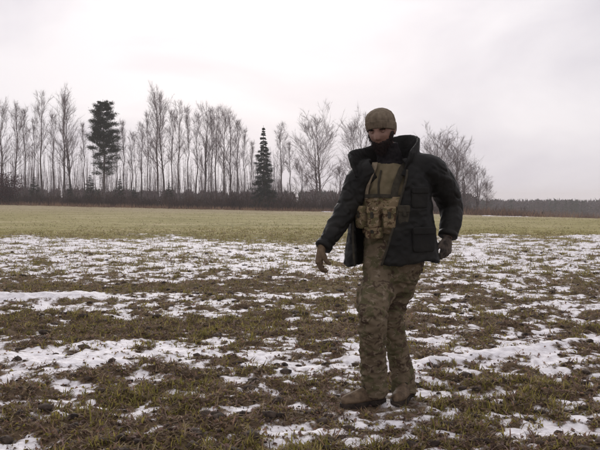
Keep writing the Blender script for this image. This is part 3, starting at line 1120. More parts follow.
# torso table: photo row, centre column, half width, half depth
TT = np.array([(272, 393, .150, .105), (262, 393, .175, .120), (240, 391, .160, .118), (222, 391, .170, .124), (200, 391, .185, .130),
               (182, 391, .190, .125), (172, 392, .175, .105), (165, 391, .120, .085), (160, 389, .075, .072)], float)


def TS(py, th, off=0.0, table=TT):
    """point on the torso: row, angle from the front (radians, + = picture right), offset"""
    o = np.argsort(table[:, 0])
    t = table[o]
    cx, a, b = [np.interp(py, t[:, 0], t[:, i]) for i in (1, 2, 3)]
    c = J(float(cx), float(py), 0.0)
    return c + Lf * (a + off) * math.sin(th) + Fw * (b + off) * math.cos(th)


def torso_rings(off, n=36, table=TT, rows=None):
    rows = table[:, 0] if rows is None else rows
    th = np.linspace(0, 2 * np.pi, n, endpoint=False)
    return np.array([[TS(r_, t, off, table) for t in th] for r_ in rows])


# ---- head frame
HY_, HP, HR = R(24), R(15), R(4)
Hc = J(381.5, 131, -0.04)
hf = np.array([-math.sin(HY_) * math.cos(HP), -math.cos(HY_) * math.cos(HP), -math.sin(HP)])
hl = np.array([math.cos(HY_), -math.sin(HY_), 0.0])
hu = np.cross(hl, hf)
hu = hu if hu[2] > 0 else -hu
hl, hu = hl * math.cos(HR) + hu * math.sin(HR), hu * math.cos(HR) - hl * math.sin(HR)


def H(l, f, u):
    l, f, u = np.broadcast_arrays(l, f, u)
    return Hc + l[..., None] * hl + f[..., None] * hf + u[..., None] * hu


def head_lfu(d):
    """unit directions (l,f,u) -> head surface"""
    l, f, u = d[:, 0], d[:, 1], d[:, 2]
    L, Fv, U = 0.077 * l, 0.100 * f, 0.120 * u
    low = sstep(0.0, 1.0, -u)
    L = L * (1 - 0.22 * low)
    Fv = np.where(f > 0, Fv * (1 - 0.03 * low), Fv * (1 - 0.35 * low))
    fr = sstep(0.1, 0.6, f)
    g = lambda x, s: np.exp(-(x / s) ** 2)
    aL = np.abs(L)
    bridge = np.clip((0.026 - U) / 0.058, 0, 1)
    nose = g(L, 0.0095 + 0.008 * bridge) * (0.004 + 0.025 * bridge) * sstep(-0.043, -0.033, U) * sstep(0.034, 0.018, -(-U)) if False else g(L, 0.0095 + 0.008 * bridge) * (0.004 + 0.026 * bridge) * sstep(-0.044, -0.033, U) * (1 - sstep(0.020, 0.036, U))
    add = nose
    add = add - 0.019 * g(aL - 0.031, 0.017) * g(U - 0.009, 0.012)
    add = add + 0.0065 * g(U - 0.030, 0.010) * g(aL - 0.022, 0.026)
    add = add + 0.0055 * g(aL - 0.044, 0.016) * g(U + 0.018, 0.016)
    add = add + 0.006 * g(L, 0.020) * g(U + 0.060, 0.007) + 0.006 * g(L, 0.018) * g(U + 0.073, 0.007) - 0.003 * g(L, 0.02) * g(U + 0.0665, 0.003)
    add = add + 0.012 * g(L, 0.022) * g(U + 0.098, 0.016)
    return np.stack([L, Fv + fr * add, U], -1)


def sphere_dirs(nu=96, nv=64):
    th = np.linspace(0, 2 * np.pi, nu, endpoint=False)
    ph = np.linspace(-np.pi / 2 + 0.02, np.pi / 2 - 0.02, nv)
    PH, TH = np.meshgrid(ph, th, indexing='ij')
    return np.stack([np.cos(PH) * np.sin(TH), np.cos(PH) * np.cos(TH), np.sin(PH)], -1)


SD_ = sphere_dirs()
HL = head_lfu(SD_.reshape(-1, 3))
HV = H(HL[:, 0], HL[:, 1], HL[:, 2]).reshape(SD_.shape)


def ellipsoid(c, ax, rad, nu=20, nv=14):
    d = sphere_dirs(nu, nv)
    V = np.array(c) + sum(d[..., i:i + 1] * rad[i] * np.array(ax[i]) for i in range(3))
    return loft(V, True, True)


# ---- hands
def hand(wrist, dirv, nrm, side, curl, sc=1.0, fat=0.0, spread=0.10):
    """dirv to the fingertips, nrm out of the palm, side = +1 thumb on cross(dirv,nrm) side"""
    mb = MB()
    d = unit(np.array(dirv, float))
    n = np.array(nrm, float)
    n = unit(n - d * (n @ d))
    s = np.cross(d, n) * side
    w = np.array(wrist, float)
    ring = lambda c, a, b: np.array([c + s * a * math.cos(t) + n * b * math.sin(t) for t in np.linspace(0, 2 * np.pi, 18, endpoint=False)])
    f = fat
    mb.add(*loft([ring(w - d * 0.03, .030 + f, .023 + f), ring(w + d * .005, .031 + f, .022 + f), ring(w + d * .035 * sc, .040 + f, .020 + f),
                  ring(w + d * .070 * sc, .044 + f, .017 + f), ring(w + d * .092 * sc, .040 + f, .013 + f)]))
    for k, (o_, L, r_) in enumerate([(.031, .072, .0092), (.0105, .080, .0096), (-.0105, .075, .0092), (-.031, .058, .0082)]):
        p = w + d * (.086 - .004 * abs(k - 1)) * sc + s * o_
        dd = unit(d + s * spread * (1.5 - k) * 0.4)
        pts, rad = [p - dd * .02], [r_ + f]
        ang = 0.0
        for j, fr_ in enumerate((.44, .31, .25)):
            ang += curl * (0.9 if j == 0 else 1.15) * (1 + .12 * (k - 1.5))
            v = dd * math.cos(ang) + n * math.sin(ang)
            pts.append((pts[-1] if j else p) + v * L * fr_ * sc)
            rad.append((r_ + f) * (1 - .09 * (j + 1)))
        P = catmull(pts, 5)
        mb.add(*tube(P, np.interp(np.linspace(0, 3, len(P)), range(4), rad), 12))
        mb.add(*ellipsoid(pts[-1], np.eye(3), [rad[-1]] * 3, 10, 8))
    p = w + d * .022 * sc + s * .030
    v1, v2 = unit(d * .72 + s * .62 + n * .35), unit(d * .92 + s * .15 + n * .55)
    pts = [p - v1 * .012, p + v1 * .036 * sc, p + v1 * .036 * sc + v2 * .030 * sc, p + v1 * .036 * sc + unit(v2 + n * .4) * .054 * sc]
    P = catmull(pts, 5)
    mb.add(*tube(P, np.interp(np.linspace(0, 3, len(P)), range(4), [.0135 + f, .0115 + f, .0105 + f, .0088 + f]), 12))
    mb.add(*ellipsoid(pts[-1], np.eye(3), [.0088 + f] * 3, 10, 8))
    return mb


HAND_A = dict(wrist=J(321.5, 249, -.14), dirv=(-.22, -.25, -1), nrm=(.9, .25, 0), side=1, curl=.55)
HAND_B = dict(wrist=J(447, 238.5, -.04), dirv=(-.10, -.10, -1), nrm=(-.55, .80, 0), side=-1, curl=.62)

ARM_A = [(374, 172, .0, .092), (360, 180, .0, .088), (350, 203, -.03, .074), (339, 223, -.06, .064), (330, 237, -.10, .056), (322.5, 248, -.14, .049)]
ARM_B = [(410, 168, -.03, .098), (431, 171, -.03, .098), (443, 186, .0, .088), (450, 204, .04, .080), (451.5, 219, .01, .070), (447.5, 237, -.04, .055)]
LEG_A = [(383, 258, .0, .118), (380, 283, -.05, .112), (374, 303, -.17, .096), (372, 317, -.21, .087), (372.5, 346, -.14, .079), (374, 374, -.06, .077), (375, 394, -.03, .077)]
LEG_B = [(405, 258, .0, .112), (401, 283, .03, .092), (394, 304, .05, .082), (392, 320, .07, .078), (397, 348, .10, .070), (402, 374, .11, .071), (404, 395, .09, .076)]


def shrink(l, k, d=0.0):
    return [(p[0], p[1], p[2], p[3] * k - d) for p in l]


# ---- body: one continuous skin
bm_ = MB()
bm_.add(*loft(torso_rings(-.02)))
nk = catmull([J(391, 170, .02), J(389, 157, .0), J(384, 143, -.02)], 6)
bm_.add(*tube(nk, np.linspace(.066, .056, len(nk)), 20))
bm_.add(*loft(HV))
for sg in (-1, 1):
    bm_.add(*ellipsoid(H(np.array(sg * .080), np.array(-.008), np.array(-.004)), (hf, hu, hl), (.019, .031, .009), 14, 10))
bm_.add(*limb(shrink(ARM_A, .54)))
bm_.add(*limb(shrink(ARM_B, .62)))
bm_.add(*limb(shrink(LEG_A, .68)))
bm_.add(*limb(shrink(LEG_B, .70)))
for hd in (HAND_A, HAND_B):
    bm_.add(*hand(fat=-.001, **hd).arr())


def boot_frame(heel, toe):
    h = np.array([heel[0], heel[1], 0.0]); t_ = np.array([toe[0], toe[1], 0.0])
    d = unit(t_ - h)
    s = np.array([-d[1], d[0], 0])
    return h, d, s


def boot_upper(h, d, s, z0, L, ankle, grow=0.0, lift=0.0):
    mb = MB()
    S = np.array([0.0, .08, .22, .40, .55, .70, .84, .94, 1.0])
    W = np.array([.022, .035, .039, .038, .044, .049, .047, .036, .014]) + grow
    T = np.array([.085, .105, .110, .108, .098, .082, .070, .060, .042]) + grow
    rings = []
    for s_, w, t in zip(S, W, T):
        c = h + d * L * s_
        a = np.linspace(0, 2 * np.pi, 20, endpoint=False)
        x = np.cos(a) * w * np.where(np.sin(a) > 0, 1 - 0.30 * np.sin(a) ** 2, 1.0)
        z = z0 + .018 + np.where(np.sin(a) > 0, np.sin(a) * (t - .028) + .028, .028 + np.sin(a) * .028)
        rings.append(c + x[:, None] * s + (z[:, None]) * Up + Up * lift * (1 - s_) * 0)
    mb.add(*loft(rings))
    base = h + d * L * .20 + Up * (z0 + .07)
    top = np.array(ankle)
    P = catmull([base, base * .5 + top * .5 + d * .004, top], 5)
    mb.add(*tube(P, np.linspace(.047, .056, len(P)) + grow, 18))
    return mb


gz = lambda p: float(ground_h(p[0], p[1]))
hA, tA = J(384, 404, .00), J(346, 408, -.12)
hB, tB = J(411, 402, .18), J(397, 404, -.07)
zA = max(gz(hA), gz(tA), gz((hA + tA) / 2)) - .004
zB = max(gz(hB), gz(tB), gz((hB + tB) / 2)) - .004
boots = []
for (hh, tt_, z0, ank) in ((hA, tA, zA, J(376, 384, -.03)), (hB, tB, zB, J(404, 384, .09))):
    h, d, s = boot_frame(hh, tt_)
    boots.append((h, d, s, z0, .305, ank))
for bt in boots:
    bm_.add(*boot_upper(*bt, grow=-.012).arr())
V, F = remesh(bm_, .0048, 3)
m_skin = mat_noise('skin', (0.165, 0.092, 0.067), (0.27, 0.155, 0.115), 18, 4, rough=0.55, spec=0.35, bump=0.12, bscale=300)
body = pob('body', V, F, m_skin)

# ---- eyes, eyelids, brows
m_eye, t, b = mat_new('eye')
b.inputs['Roughness'].default_value = 0.15
b.inputs['Base Color'].default_value = (0.10, 0.075, 0.06, 1)
for sg in (-1, 1):
    c = H(np.array(sg * .031), np.array(.0730), np.array(.007))
    V, F = ellipsoid(c, (hl, hf, hu), (.0118,) * 3, 18, 14)
    ey = pob('eye', V, F, m_eye)
    d = sphere_dirs(18, 14)
    d = d[7:]
    G = c + .0127 * (d[..., 0:1] * hl + d[..., 1:2] * unit(hf - .55 * hu) + d[..., 2:3] * unit(hu + .55 * hf))
    V, F = loft(G, True, False)
    pob('eyelid', V, F, m_skin, ey)
    n_ = 160
    l_ = sg * (.012 + .036 * rng.random(n_))
    u_ = .020 + .007 * rng.random(n_) - .10 * np.abs(np.abs(l_) - .026)
    P = H(l_, .0945 - 1.7 * np.clip(np.abs(l_) - .012, 0, 1) ** 1.35, u_)
    dd = sg * hl * .9 + hu * .25 + hf * .3 + .2 * rng.standard_normal((n_, 3))
    dd /= np.linalg.norm(dd, axis=1)[:, None]
    V, F = ribbon_tris(P, dd, np.full(n_, .012), np.full(n_, .0022))
    pob('eyebrow', V, F, mat_noise('brow_hair', (0.015, 0.010, 0.009), (0.035, 0.022, 0.018), 50), None, False)

# ---- beard: under-layer that follows the jaw, with strands
m_beard = mat_noise('beard_hair', (0.010, 0.007, 0.007), (0.040, 0.025, 0.022), 90, 3, rough=0.7)
Lh, Fh, Uh = HL[:, 0], HL[:, 1], HL[:, 2]
line = -.042 - .012 * np.exp(-(Lh / .020) ** 2) + .042 * sstep(.052, .072, np.abs(Lh))
w_b = sstep(.004, -.014, -(line - Uh)) if False else sstep(.0, .014, line - Uh)
w_b = w_b * sstep(.0, .022, Fh + .25 * np.clip(-.03 - Uh, 0, 1))
mouth = np.exp(-(Lh / .019) ** 2 - ((Uh + .066) / .006) ** 2)
cen = np.array([0, 0.01, -.02])
N_ = HL - cen
N_ /= np.linalg.norm(N_, axis=1)[:, None]
off = w_b * (.007 + .013 * sstep(.05, .115, -Uh)) * (1 - .8 * mouth)
off = off + w_b * .004 * pn(Lh * 120, Fh * 120, Uh * 70)
BL = HL + N_ * off[:, None] + np.array([0, .004, -.006]) * (w_b * sstep(.075, .12, -Uh))[:, None]
nv, nu = SD_.shape[:2]
I = np.arange(nv * nu).reshape(nv, nu)
q = np.stack([I[:-1, :], np.roll(I, -1, 1)[:-1, :], np.roll(I, -1, 1)[1:, :], I[1:, :]], -1).reshape(-1, 4)
q = q[(w_b[q] > 0.02).all(1)]
us, inv = np.unique(q.ravel(), return_inverse=True)
bmb = MB()
bmb.add(H(BL[us, 0], BL[us, 1], BL[us, 2]), inv.reshape(-1, 4))
cand = np.where(w_b > .35)[0]
sel = rng.choice(cand, 4200)
P = BL[sel] + .004 * rng.standard_normal((len(sel), 3)) - N_[sel] * .004
dl = N_[sel] * .5 + np.array([0, .15, -.9]) + .28 * rng.standard_normal((len(sel), 3))
dl /= np.linalg.norm(dl, axis=1)[:, None]
dw = dl[:, 0:1] * hl + dl[:, 1:2] * hf + dl[:, 2:3] * hu
bmb.add(*ribbon_tris(H(P[:, 0], P[:, 1], P[:, 2]), dw, .009 + .014 * rng.random(len(sel)), np.full(len(sel), .0024)))
V, F = bmb.arr()
pob('beard', V, F, m_beard)

# ---- knit cap
m_cap, t, b = mat_new('knit_wool')
co = nd(t, 'ShaderNodeTexCoord')
n1 = nd(t, 'ShaderNodeTexNoise', i_Scale=35.0, i_Detail=6.0)
t.links.new(co.outputs['Object'], n1.inputs['Vector'])
r1 = nd(t, 'ShaderNodeValToRGB')
r1.color_ramp.elements[0].position, r1.color_ramp.elements[0].color = .3, (0.125, 0.098, 0.070, 1)
r1.color_ramp.elements[1].position, r1.color_ramp.elements[1].color = .7, (0.235, 0.190, 0.138, 1)
t.links.new(n1.outputs['Fac'], r1.inputs['Fac'])
t.links.new(r1.outputs['Color'], b.inputs['Base Color'])
b.inputs['Specular IOR Level'].default_value = 0.1
n2 = nd(t, 'ShaderNodeTexNoise', i_Scale=220.0, i_Detail=3.0)
t.links.new(co.outputs['Object'], n2.inputs['Vector'])
bp = nd(t, 'ShaderNodeBump', i_Strength=0.5, i_Distance=0.004)
t.links.new(n2.outputs['Fac'], bp.inputs['Height'])
t.links.new(bp.outputs['Normal'], b.inputs['Normal'])


def cap_rings(rows, n=132, rib=.0011):
    th = np.linspace(0, 2 * np.pi, n, endpoint=False)
    out = []
    for (v, a, bb, lift) in rows:
        tilt = .036 * np.cos(th) * lift - .004 * lift
        rr_ = 1 + rib / .09 * np.cos(th * 33) + .012 * pn(np.cos(th) * 2, np.sin(th) * 2, v * 20)
        out.append(H(a * rr_ * np.sin(th), bb * rr_ * np.cos(th) - .004, v + tilt + 0 * th))
    return np.array(out)


cap = [(.010, .0835, .1045, 1.0), (.035, .0890, .1105, 1.0), (.065, .0905, .1125, .7), (.092, .0855, .1065, .4), (.114, .0720, .0900, .2), (.130, .050, .063, .1), (.139, .026, .032, 0), (.142, .004, .005, 0)]
V, F = loft(cap_rings(cap), True, False)
capo = pob('knit_cap', V, F, m_cap)
cuff = [(.002, .0820, .1025, 1.0), (.000, .0860, .1065, 1.0), (.006, .0885, .1095, 1.0), (.026, .0915, .1130, 1.0), (.046, .0930, .1145, .95), (.052, .0920, .1135, .9), (.053, .0880, .1100, .9)]
V, F = loft(cap_rings(cuff, rib=.0016), True, False)
pob('cuff', V, F, m_cap, capo)


# ---- cloth materials
def camo(name, base, c2, c3, c4, scale=11.0, stretch=(1, 1, .55), bump=.25):
    m, t, b = mat_new(name)
    b.inputs['Specular IOR Level'].default_value = 0.12
    co = nd(t, 'ShaderNodeTexCoord')
    mp_ = nd(t, 'ShaderNodeMapping')
    mp_.inputs['Scale'].default_value = (stretch[0], stretch[1], 1 / stretch[2] if False else stretch[2] * 2.4)
    t.links.new(co.outputs['Object'], mp_.inputs['Vector'])
    last = None
    rgb = nd(t, 'ShaderNodeRGB')
    rgb.outputs[0].default_value = (*base, 1)
    last = rgb.outputs[0]
    for i, (c, sc_k, lo) in enumerate(((c2, 1.0, .50), (c3, 1.35, .56), (c4, 2.3, .60))):
        off_ = nd(t, 'ShaderNodeMapping')
        off_.inputs['Location'].default_value = (3.1 * i, 7.7 * i, 1.3 * i)
        t.links.new(mp_.outputs[0], off_.inputs['Vector'])
        n = nd(t, 'ShaderNodeTexNoise', i_Scale=scale * sc_k, i_Detail=3.0, i_Roughness=0.55, i_Distortion=0.8)
        t.links.new(off_.outputs[0], n.inputs['Vector'])
        mr = nd(t, 'ShaderNodeMapRange')
        mr.inputs['From Min'].default_value = lo
        mr.inputs['From Max'].default_value = lo + .035
        t.links.new(n.outputs['Fac'], mr.inputs['Value'])
        mi = nd(t, 'ShaderNodeMix', data_type='RGBA')
        mi.inputs['B'].default_value = (*c, 1)
        t.links.new(mr.outputs[0], mi.inputs['Factor'])
        t.links.new(last, mi.inputs['A'])
        last = mi.outputs['Result']
    t.links.new(last, b.inputs['Base Color'])
    nb = nd(t, 'ShaderNodeTexNoise', i_Scale=45.0, i_Detail=6.0, i_Distortion=0.6)
    t.links.new(co.outputs['Object'], nb.inputs['Vector'])
    bp = nd(t, 'ShaderNodeBump', i_Strength=bump, i_Distance=0.006)
    t.links.new(nb.outputs['Fac'], bp.inputs['Height'])
    t.links.new(bp.outputs['Normal'], b.inputs['Normal'])
    return m


m_camo = camo('camouflage_cloth', (0.150, 0.116, 0.076), (0.098, 0.086, 0.046), (0.072, 0.050, 0.035), (0.215, 0.172, 0.122))
m_rig = camo('camouflage_webbing', (0.22, 0.165, 0.098), (0.125, 0.105, 0.052), (0.075, 0.045, 0.028), (0.32, 0.255, 0.175), 16)
m_shirt = mat_noise('olive_shirt', (0.115, 0.095, 0.054), (0.185, 0.150, 0.092), 14, 5, bump=.3, bscale=35)
m_jacket = mat_noise('black_jacket_cloth', (0.0045, 0.0043, 0.0038), (0.015, 0.0142, 0.0118), 6, 6, rough=.56, spec=.20, bump=.35, bscale=40)
m_strap = mat_noise('dark_webbing', (0.030, 0.027, 0.020), (0.060, 0.052, 0.037), 40, 4)
m_tan = mat_noise('tan_webbing', (0.17, 0.135, 0.09), (0.27, 0.22, 0.155), 40, 4)
m_glove_tan = mat_noise('tan_glove', (0.085, 0.058, 0.036), (0.185, 0.130, 0.080), 22, 6, bump=.6, bscale=140)
m_glove_dark = mat_noise('grey_glove', (0.040, 0.034, 0.030), (0.13, 0.105, 0.085), 40, 5, bump=.3, bscale=120)
m_boot = mat_noise('brown_boot_leather', (0.080, 0.054, 0.034), (0.170, 0.120, 0.076), 25, 6, rough=.7, bump=.4, bscale=90)
m_sole = mat_noise('boot_rubber', (0.018, 0.014, 0.012), (0.060, 0.045, 0.036), 30, 5)


def fold(V, F, amp, fx, fz, seed, ridge=.5, fine=.3, crease=.0):
    N = normals(V, F)
    x, y, z = (V * np.array([fx, fx, fz])).T
    w = .35 * pn(x * .6 + seed, y * .6, z * .6)
    n1 = pn(x + w + seed, y, z + .45 * x)
    n2 = pn(x * 1.7 + seed, y * 1.7 + 4, z * 1.9 - .8 * x)
    n3 = pn(x * 3.4 + seed, y * 3.4, z * 3.8)
    d = amp * (n1 + ridge * (.5 - 2 * np.abs(n2)) + fine * n3)
    n4 = pn(x * 1.25 + seed + 9, y * 1.25, z * 1.6 + 1.3 * x)
    d = d - crease * np.exp(-(n4 / .10) ** 2) * sstep(-.1, .35, pn(x * .5 + seed, y * .5 + 2, z * .6))
    return V + N * d[:, None]


# ---- shirt
rows = [268, 250, 235, 220, 205, 190, 180, 173, 168, 164]
V, F = loft(torso_rings(.004, 60, rows=np.array(rows, float)))
mb = MB(); mb.add(V, F)
V, F = remesh(mb, .009, 2)
V = fold(V, F, .008, 8, 6, 2.0, .8, .3, .008)
pob('shirt', V, F, m_shirt)

# ---- dark neck gaiter
gp = catmull([J(391, 175, .0), J(390.5, 168, .0), J(390, 161, .0), J(388.5, 153, -.003), J(386.5, 145, -.008)], 6)
V, F = tube(gp, np.interp(np.linspace(0, 4, len(gp)), range(5), [.104, .094, .082, .073, .070]), 40)
V = fold(V, np.concatenate([F]), .005, 14, 30, 3.0, .8, .3)
pob('neck_gaiter', V, F, mat_noise('black_knit', (0.006, 0.005, 0.006), (0.018, 0.015, 0.016), 60, 4, bump=.3, bscale=150))

# ---- trousers
mb = MB()
PT = np.array([(292, 394, .110, .085), (280, 394, .148, .120), (264, 393.5, .190, .140), (250, 392, .182, .135), (238, 391, .168, .126)], float)
th = np.linspace(0, 2 * np.pi, 36, endpoint=False)
mb.add(*loft(np.array([[TS(r_, a, 0, PT) for a in th] for r_ in PT[:, 0]])))
mb.add(*limb(LEG_A))
mb.add(*limb(LEG_B))
V, F = remesh(mb, .0078, 5)
kn = sstep(.15, .75, V[:, 2])
V = fold(V, F, .0115, 9, 12, 5.0, 1.0, .45, .011)
trs = pob('trousers', V, F, m_camo)


def soft_box(c, x, y, z, sx, sy, sz, e=.35, nu=28, nv=16):
    """rounded, slightly bulging block: superellipsoid with half sizes"""
    d = sphere_dirs(nu, nv)
    ph = np.linspace(-np.pi / 2, np.pi / 2, nv)
    th = np.linspace(0, 2 * np.pi, nu, endpoint=False)
    sp = lambda a, k: np.sign(a) * np.abs(a) ** k
    PH, TH = np.meshgrid(ph, th, indexing='ij')
    P = np.stack([sp(np.cos(PH), e) * sp(np.cos(TH), e) * sx, sp(np.cos(PH), e) * sp(np.sin(TH), e) * sy, sp(np.sin(PH), e) * sz], -1)
    return loft(np.array(c) + P[..., 0:1] * x + P[..., 1:2] * y + P[..., 2:3] * z, True, True)


def surf(py, th, off, table=TT):
    p = TS(py, th, off, table)
    sx = unit(TS(py, th + .05, off, table) - TS(py, th - .05, off, table))
    n = unit(np.cross(Up, sx))
    if n @ (p - TS(py, 0, -.4, table)) < 0 and n @ Fw < 0: n = -n
    return p, sx, n


# cargo pocket on the front thigh, seen as a flat pouch
pk = J(364.5, 300, -.12)
pocket_n = unit(np.array([-.80, -.60, 0.05]))
pocket_s = unit(np.cross(Up, pocket_n))
V, F = soft_box(pk + pocket_n * .002, pocket_s, pocket_n, unit(np.cross(pocket_n, pocket_s)) * -1, .062, .016, .085, .4)
pco = pob('cargo_pocket', V, F, m_camo)

# ---- jacket: open shell, sleeves and collar in one skin
JT = np.array([(262, 391, .292, .180), (245, 391, .276, .176), (225, 391, .258, .172), (205, 391, .246, .166), (188, 391.5, .238, .158), (175, 392, .222, .140), (166, 392, .180, .118), (160, 391, .130, .102)], float)
rows = np.array([263, 254, 240, 226, 212, 200, 188, 178, 171, 165, 160], float)
tl = np.interp(rows, [160, 175, 200, 230, 263], [-52, -58, -58, -50, -38])
tr_ = np.interp(rows, [160, 175, 200, 230, 263], [38, 30, 20, 9, -4])
G = []
for r_, a, b_ in zip(rows, tl, tr_):
    th = np.radians(np.linspace(a, b_ - 360, 70))
    ring = []
    for t in th:
        tilt = 3.2 * -math.sin(t) * sstep(200, 262, r_) + 1.5 * math.sin(t * 5) * sstep(230, 262, r_)
        ring.append(TS(r_ + tilt, t, 0, JT))
    G.append(ring)
G = np.array(G)
mb = MB()
mb.add(*shell(G, .024))
mb.add(*limb(ARM_A))
mb.add(*limb(ARM_B))
cb = [(357, 178, -.13), (357, 173, -.07), (370, 168, .05), (390, 163, .09), (407, 165, .05), (414, 170, -.05), (402, 176, -.15)]
cm_ = [(353, 167, -.13), (352, 160, -.05), (367, 152, .07), (389, 145, .11), (408, 145, .07), (418, 150, -.05), (407, 162, -.16)]
ct = [(350, 158, -.11), (350, 151, -.02), (367, 147, .09), (388, 139, .13), (407, 134.5, .09), (418.5, 138, -.04), (411, 151, -.15)]
CG = np.array([catmull([J(*p) for p in c], 8) for c in (cb, cm_, ct)])
CG = np.stack([catmull(CG[:, i], 5) for i in range(CG.shape[1])], 1)
mb.add(*shell(CG, .020))
V, F = remesh(mb, .0068, 3)
V0 = V
V = fold(V, F, .0060, 8, 10, 11.0, .9, .5, .009)
wc = (0.8 * sstep(J(390, 170)[2], J(390, 160)[2], V0[:, 2]))[:, None]
V = V * (1 - wc) + V0 * wc
jk = pob('jacket', V, F, m_jacket)

# front edges with zip tape, a chest pocket and a lower pocket
edge = [TS(r_, math.radians(b_ + 1), .014, JT) for r_, b_ in zip(rows[:-2], tr_[:-2])]
V, F = tube(catmull(edge, 5), .007, 8)
pob('zip', V, F, m_strap, jk)
edge = [TS(r_ + 2.2 * sstep(200, 262, r_), math.radians(a - 1), .014, JT) for r_, a in zip(rows[:-2], tl[:-2])]
V, F = tube(catmull(edge, 5), .007, 8)
pob('zip', V, F, m_strap, jk)
for (py, th_, w, h_) in ((198, math.radians(50), .055, .062), (238, math.radians(52), .075, .075)):
    p, sx, n = surf(py, th_, .014, JT)
    V, F = soft_box(p, sx, n, Up, w, .012, h_, .28)
    po = pob('pocket', V, F, m_jacket, jk)
    V, F = soft_box(p + n * .009 + Up * h_ * .72, sx, n, Up, w * 1.05, .009, h_ * .30, .28)
    pob('pocket_flap', V, F, m_jacket, jk)
# cuffs
for arm in (ARM_A, ARM_B):
    a, b2 = J(*arm[-2][:3]), J(*arm[-1][:3])
    d = unit(b2 - a)
    V, F = tube(np.array([b2 - d * .035, b2 - d * .03, b2 - d * .005, b2]), np.array([.9, 1.1, 1.1, .95]) * arm[-1][3], 20)
    pob('cuff', V, F, m_jacket, jk)

# ---- gloves
for hd, m in ((HAND_A, m_glove_tan), (HAND_B, m_glove_dark)):
    V, F = remesh(hand(fat=.0035, **hd), .0034, 3)
    pob('glove', V, F, m)

# ---- chest rig: harness straps, panel, pouches
rig_e = None
th = np.linspace(math.radians(-62), math.radians(48), 30)
G = np.array([[TS(r_, t, .016 + .006 * math.sin(3 * t), TT) for t in th] for r_ in np.linspace(233, 197, 8)])
V, F = shell(G, .016)
rig = pob('chest_rig', V, F, m_rig)


def strap(pts, w, mat, parent, th_=.006):
    P = catmull(pts, 6)
    T = np.gradient(P, axis=0); T /= np.linalg.norm(T, axis=1)[:, None]
    c = TS(190, 0, -.2)
    n = P - np.array([c[0], c[1], 0]); n[:, 2] = 0
    n /= np.linalg.norm(n, axis=1)[:, None]
    S = np.cross(T, n); S /= np.linalg.norm(S, axis=1)[:, None]
    G = np.stack([P - S * w / 2, P, P + S * w / 2], 1)
    V, F = shell(G, th_)
    return pob('strap', V, F, mat, parent, False)


strap([TS(199, math.radians(-40), .024), TS(188, math.radians(-37), .022), TS(177, math.radians(-32), .022), TS(169, math.radians(-30), .026), TS(163, math.radians(-34), .03)], .040, m_tan, rig)
strap([TS(199, math.radians(14), .02), TS(188, math.radians(16), .016), TS(177, math.radians(22), .018), TS(169, math.radians(32), .022), TS(164, math.radians(60), .03)], .042, m_strap, rig)
strap([TS(197, math.radians(-58), .028), TS(196, math.radians(-30), .030), TS(196, math.radians(0), .030), TS(198, math.radians(40), .026)], .022, m_strap, rig)
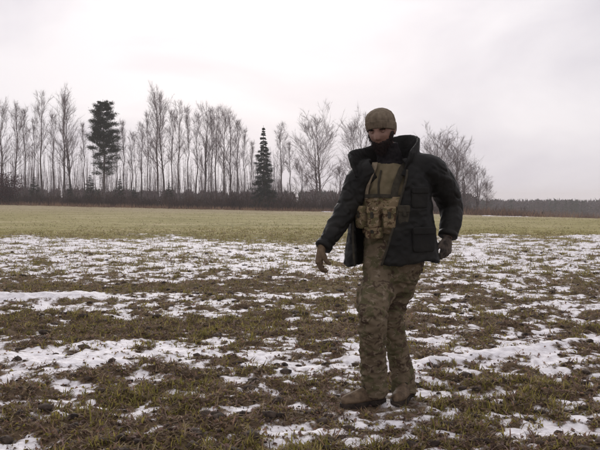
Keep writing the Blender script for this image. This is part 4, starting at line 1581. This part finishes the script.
# zip placket down the shirt front
V, F = tube(catmull([TS(r_, math.radians(-14), .010) for r_ in (200, 192, 184, 176, 171)], 5), .006, 8)
pob('shirt_zip', V, F, m_strap)
for (py, th_, w, h_, dpt, mt) in ((217, -46, .040, .070, .030, m_rig), (217, -18, .038, .066, .032, m_rig), (217, 8, .038, .066, .030, m_rig), (215, 30, .036, .062, .026, m_strap), (232, -20, .055, .035, .026, m_rig)):
    p, sx, n = surf(py, math.radians(th_), .030)
    V, F = soft_box(p + n * dpt * .4, sx, n, Up, w, dpt, h_, .38)
    V = V + .004 * pn(V[:, 0] * 25, V[:, 1] * 25, V[:, 2] * 25)[:, None] * n
    po = pob('pouch', V, F, mt, rig)
    V, F = soft_box(p + n * dpt * .75 + Up * h_ * .66, sx, n, Up, w * 1.05, dpt * .85, h_ * .36, .34)
    pob('flap', V, F, mt, po)
    V, F = soft_box(p + n * dpt * 1.48 + Up * h_ * .25, sx, n, Up, .010, .006, h_ * .30, .3)
    pob('pull_tab', V, F, m_strap, po)

# ---- boots
for (h, d, s, z0, L, ank) in boots:
    V, F = remesh(boot_upper(h, d, s, z0, L, ank), .006, 3)
    V = fold(V, F, .002, 30, 30, 1.0, .6, .3)
    bo = pob('boot', V, F, m_boot)
    S = np.linspace(0, 1, 24)
    W = np.interp(S, [0, .05, .15, .35, .5, .7, .85, .95, 1.0], [.018, .032, .042, .040, .042, .053, .051, .038, .012])
    top, bot = [], []
    for s_, w in zip(S, W):
        c = h + d * (L + .014) * s_ - d * .006
        arch = .012 * math.exp(-((s_ - .42) / .07) ** 2)
        top.append([c + s * w + Up * (z0 + .032), c - s * w + Up * (z0 + .032), c - s * w * .97 + Up * (z0 + arch), c + s * w * .97 + Up * (z0 + arch)])
    V, F = loft(np.array(top))
    pob('sole', V, F, m_sole, bo, False)
    for k in range(4):
        c = h + d * L * (.40 + .085 * k) + Up * (z0 + .130 - .016 * k)
        V, F = tube(catmull([c - s * .026 - Up * .006, c + Up * .004 + d * .008, c + s * .026 - Up * .006], 5), .0032, 6)
        pob('lace', V, F, m_strap, bo)
bpy.data.scenes.remove(tmp_scene)

# ------------------------------------------------------------------ winter air
xh = 2300.0
z0h, z1h = float(GZ.min()) - 1.0, 22.0
hv = [(x, y, z) for z in (z0h, z1h) for y in (-xh, xh) for x in (-xh, xh)]
hfaces = [(0, 2, 3, 1), (4, 5, 7, 6), (0, 1, 5, 4), (2, 6, 7, 3), (0, 4, 6, 2), (1, 3, 7, 5)]
m_haze = bpy.data.materials.new('winter_air')
m_haze.use_nodes = True
t = m_haze.node_tree
t.nodes.clear()
pv = nd(t, 'ShaderNodeVolumePrincipled', i_Density=0.0006, i_Color=(0.95, 0.93, 0.97, 1))
om = nd(t, 'ShaderNodeOutputMaterial')
t.links.new(pv.outputs[0], om.inputs['Volume'])
ob('haze', mesh_np('haze', hv, hfaces, False), m_haze, None, 'thin pale winter haze over the whole field', 'haze', kind='stuff')
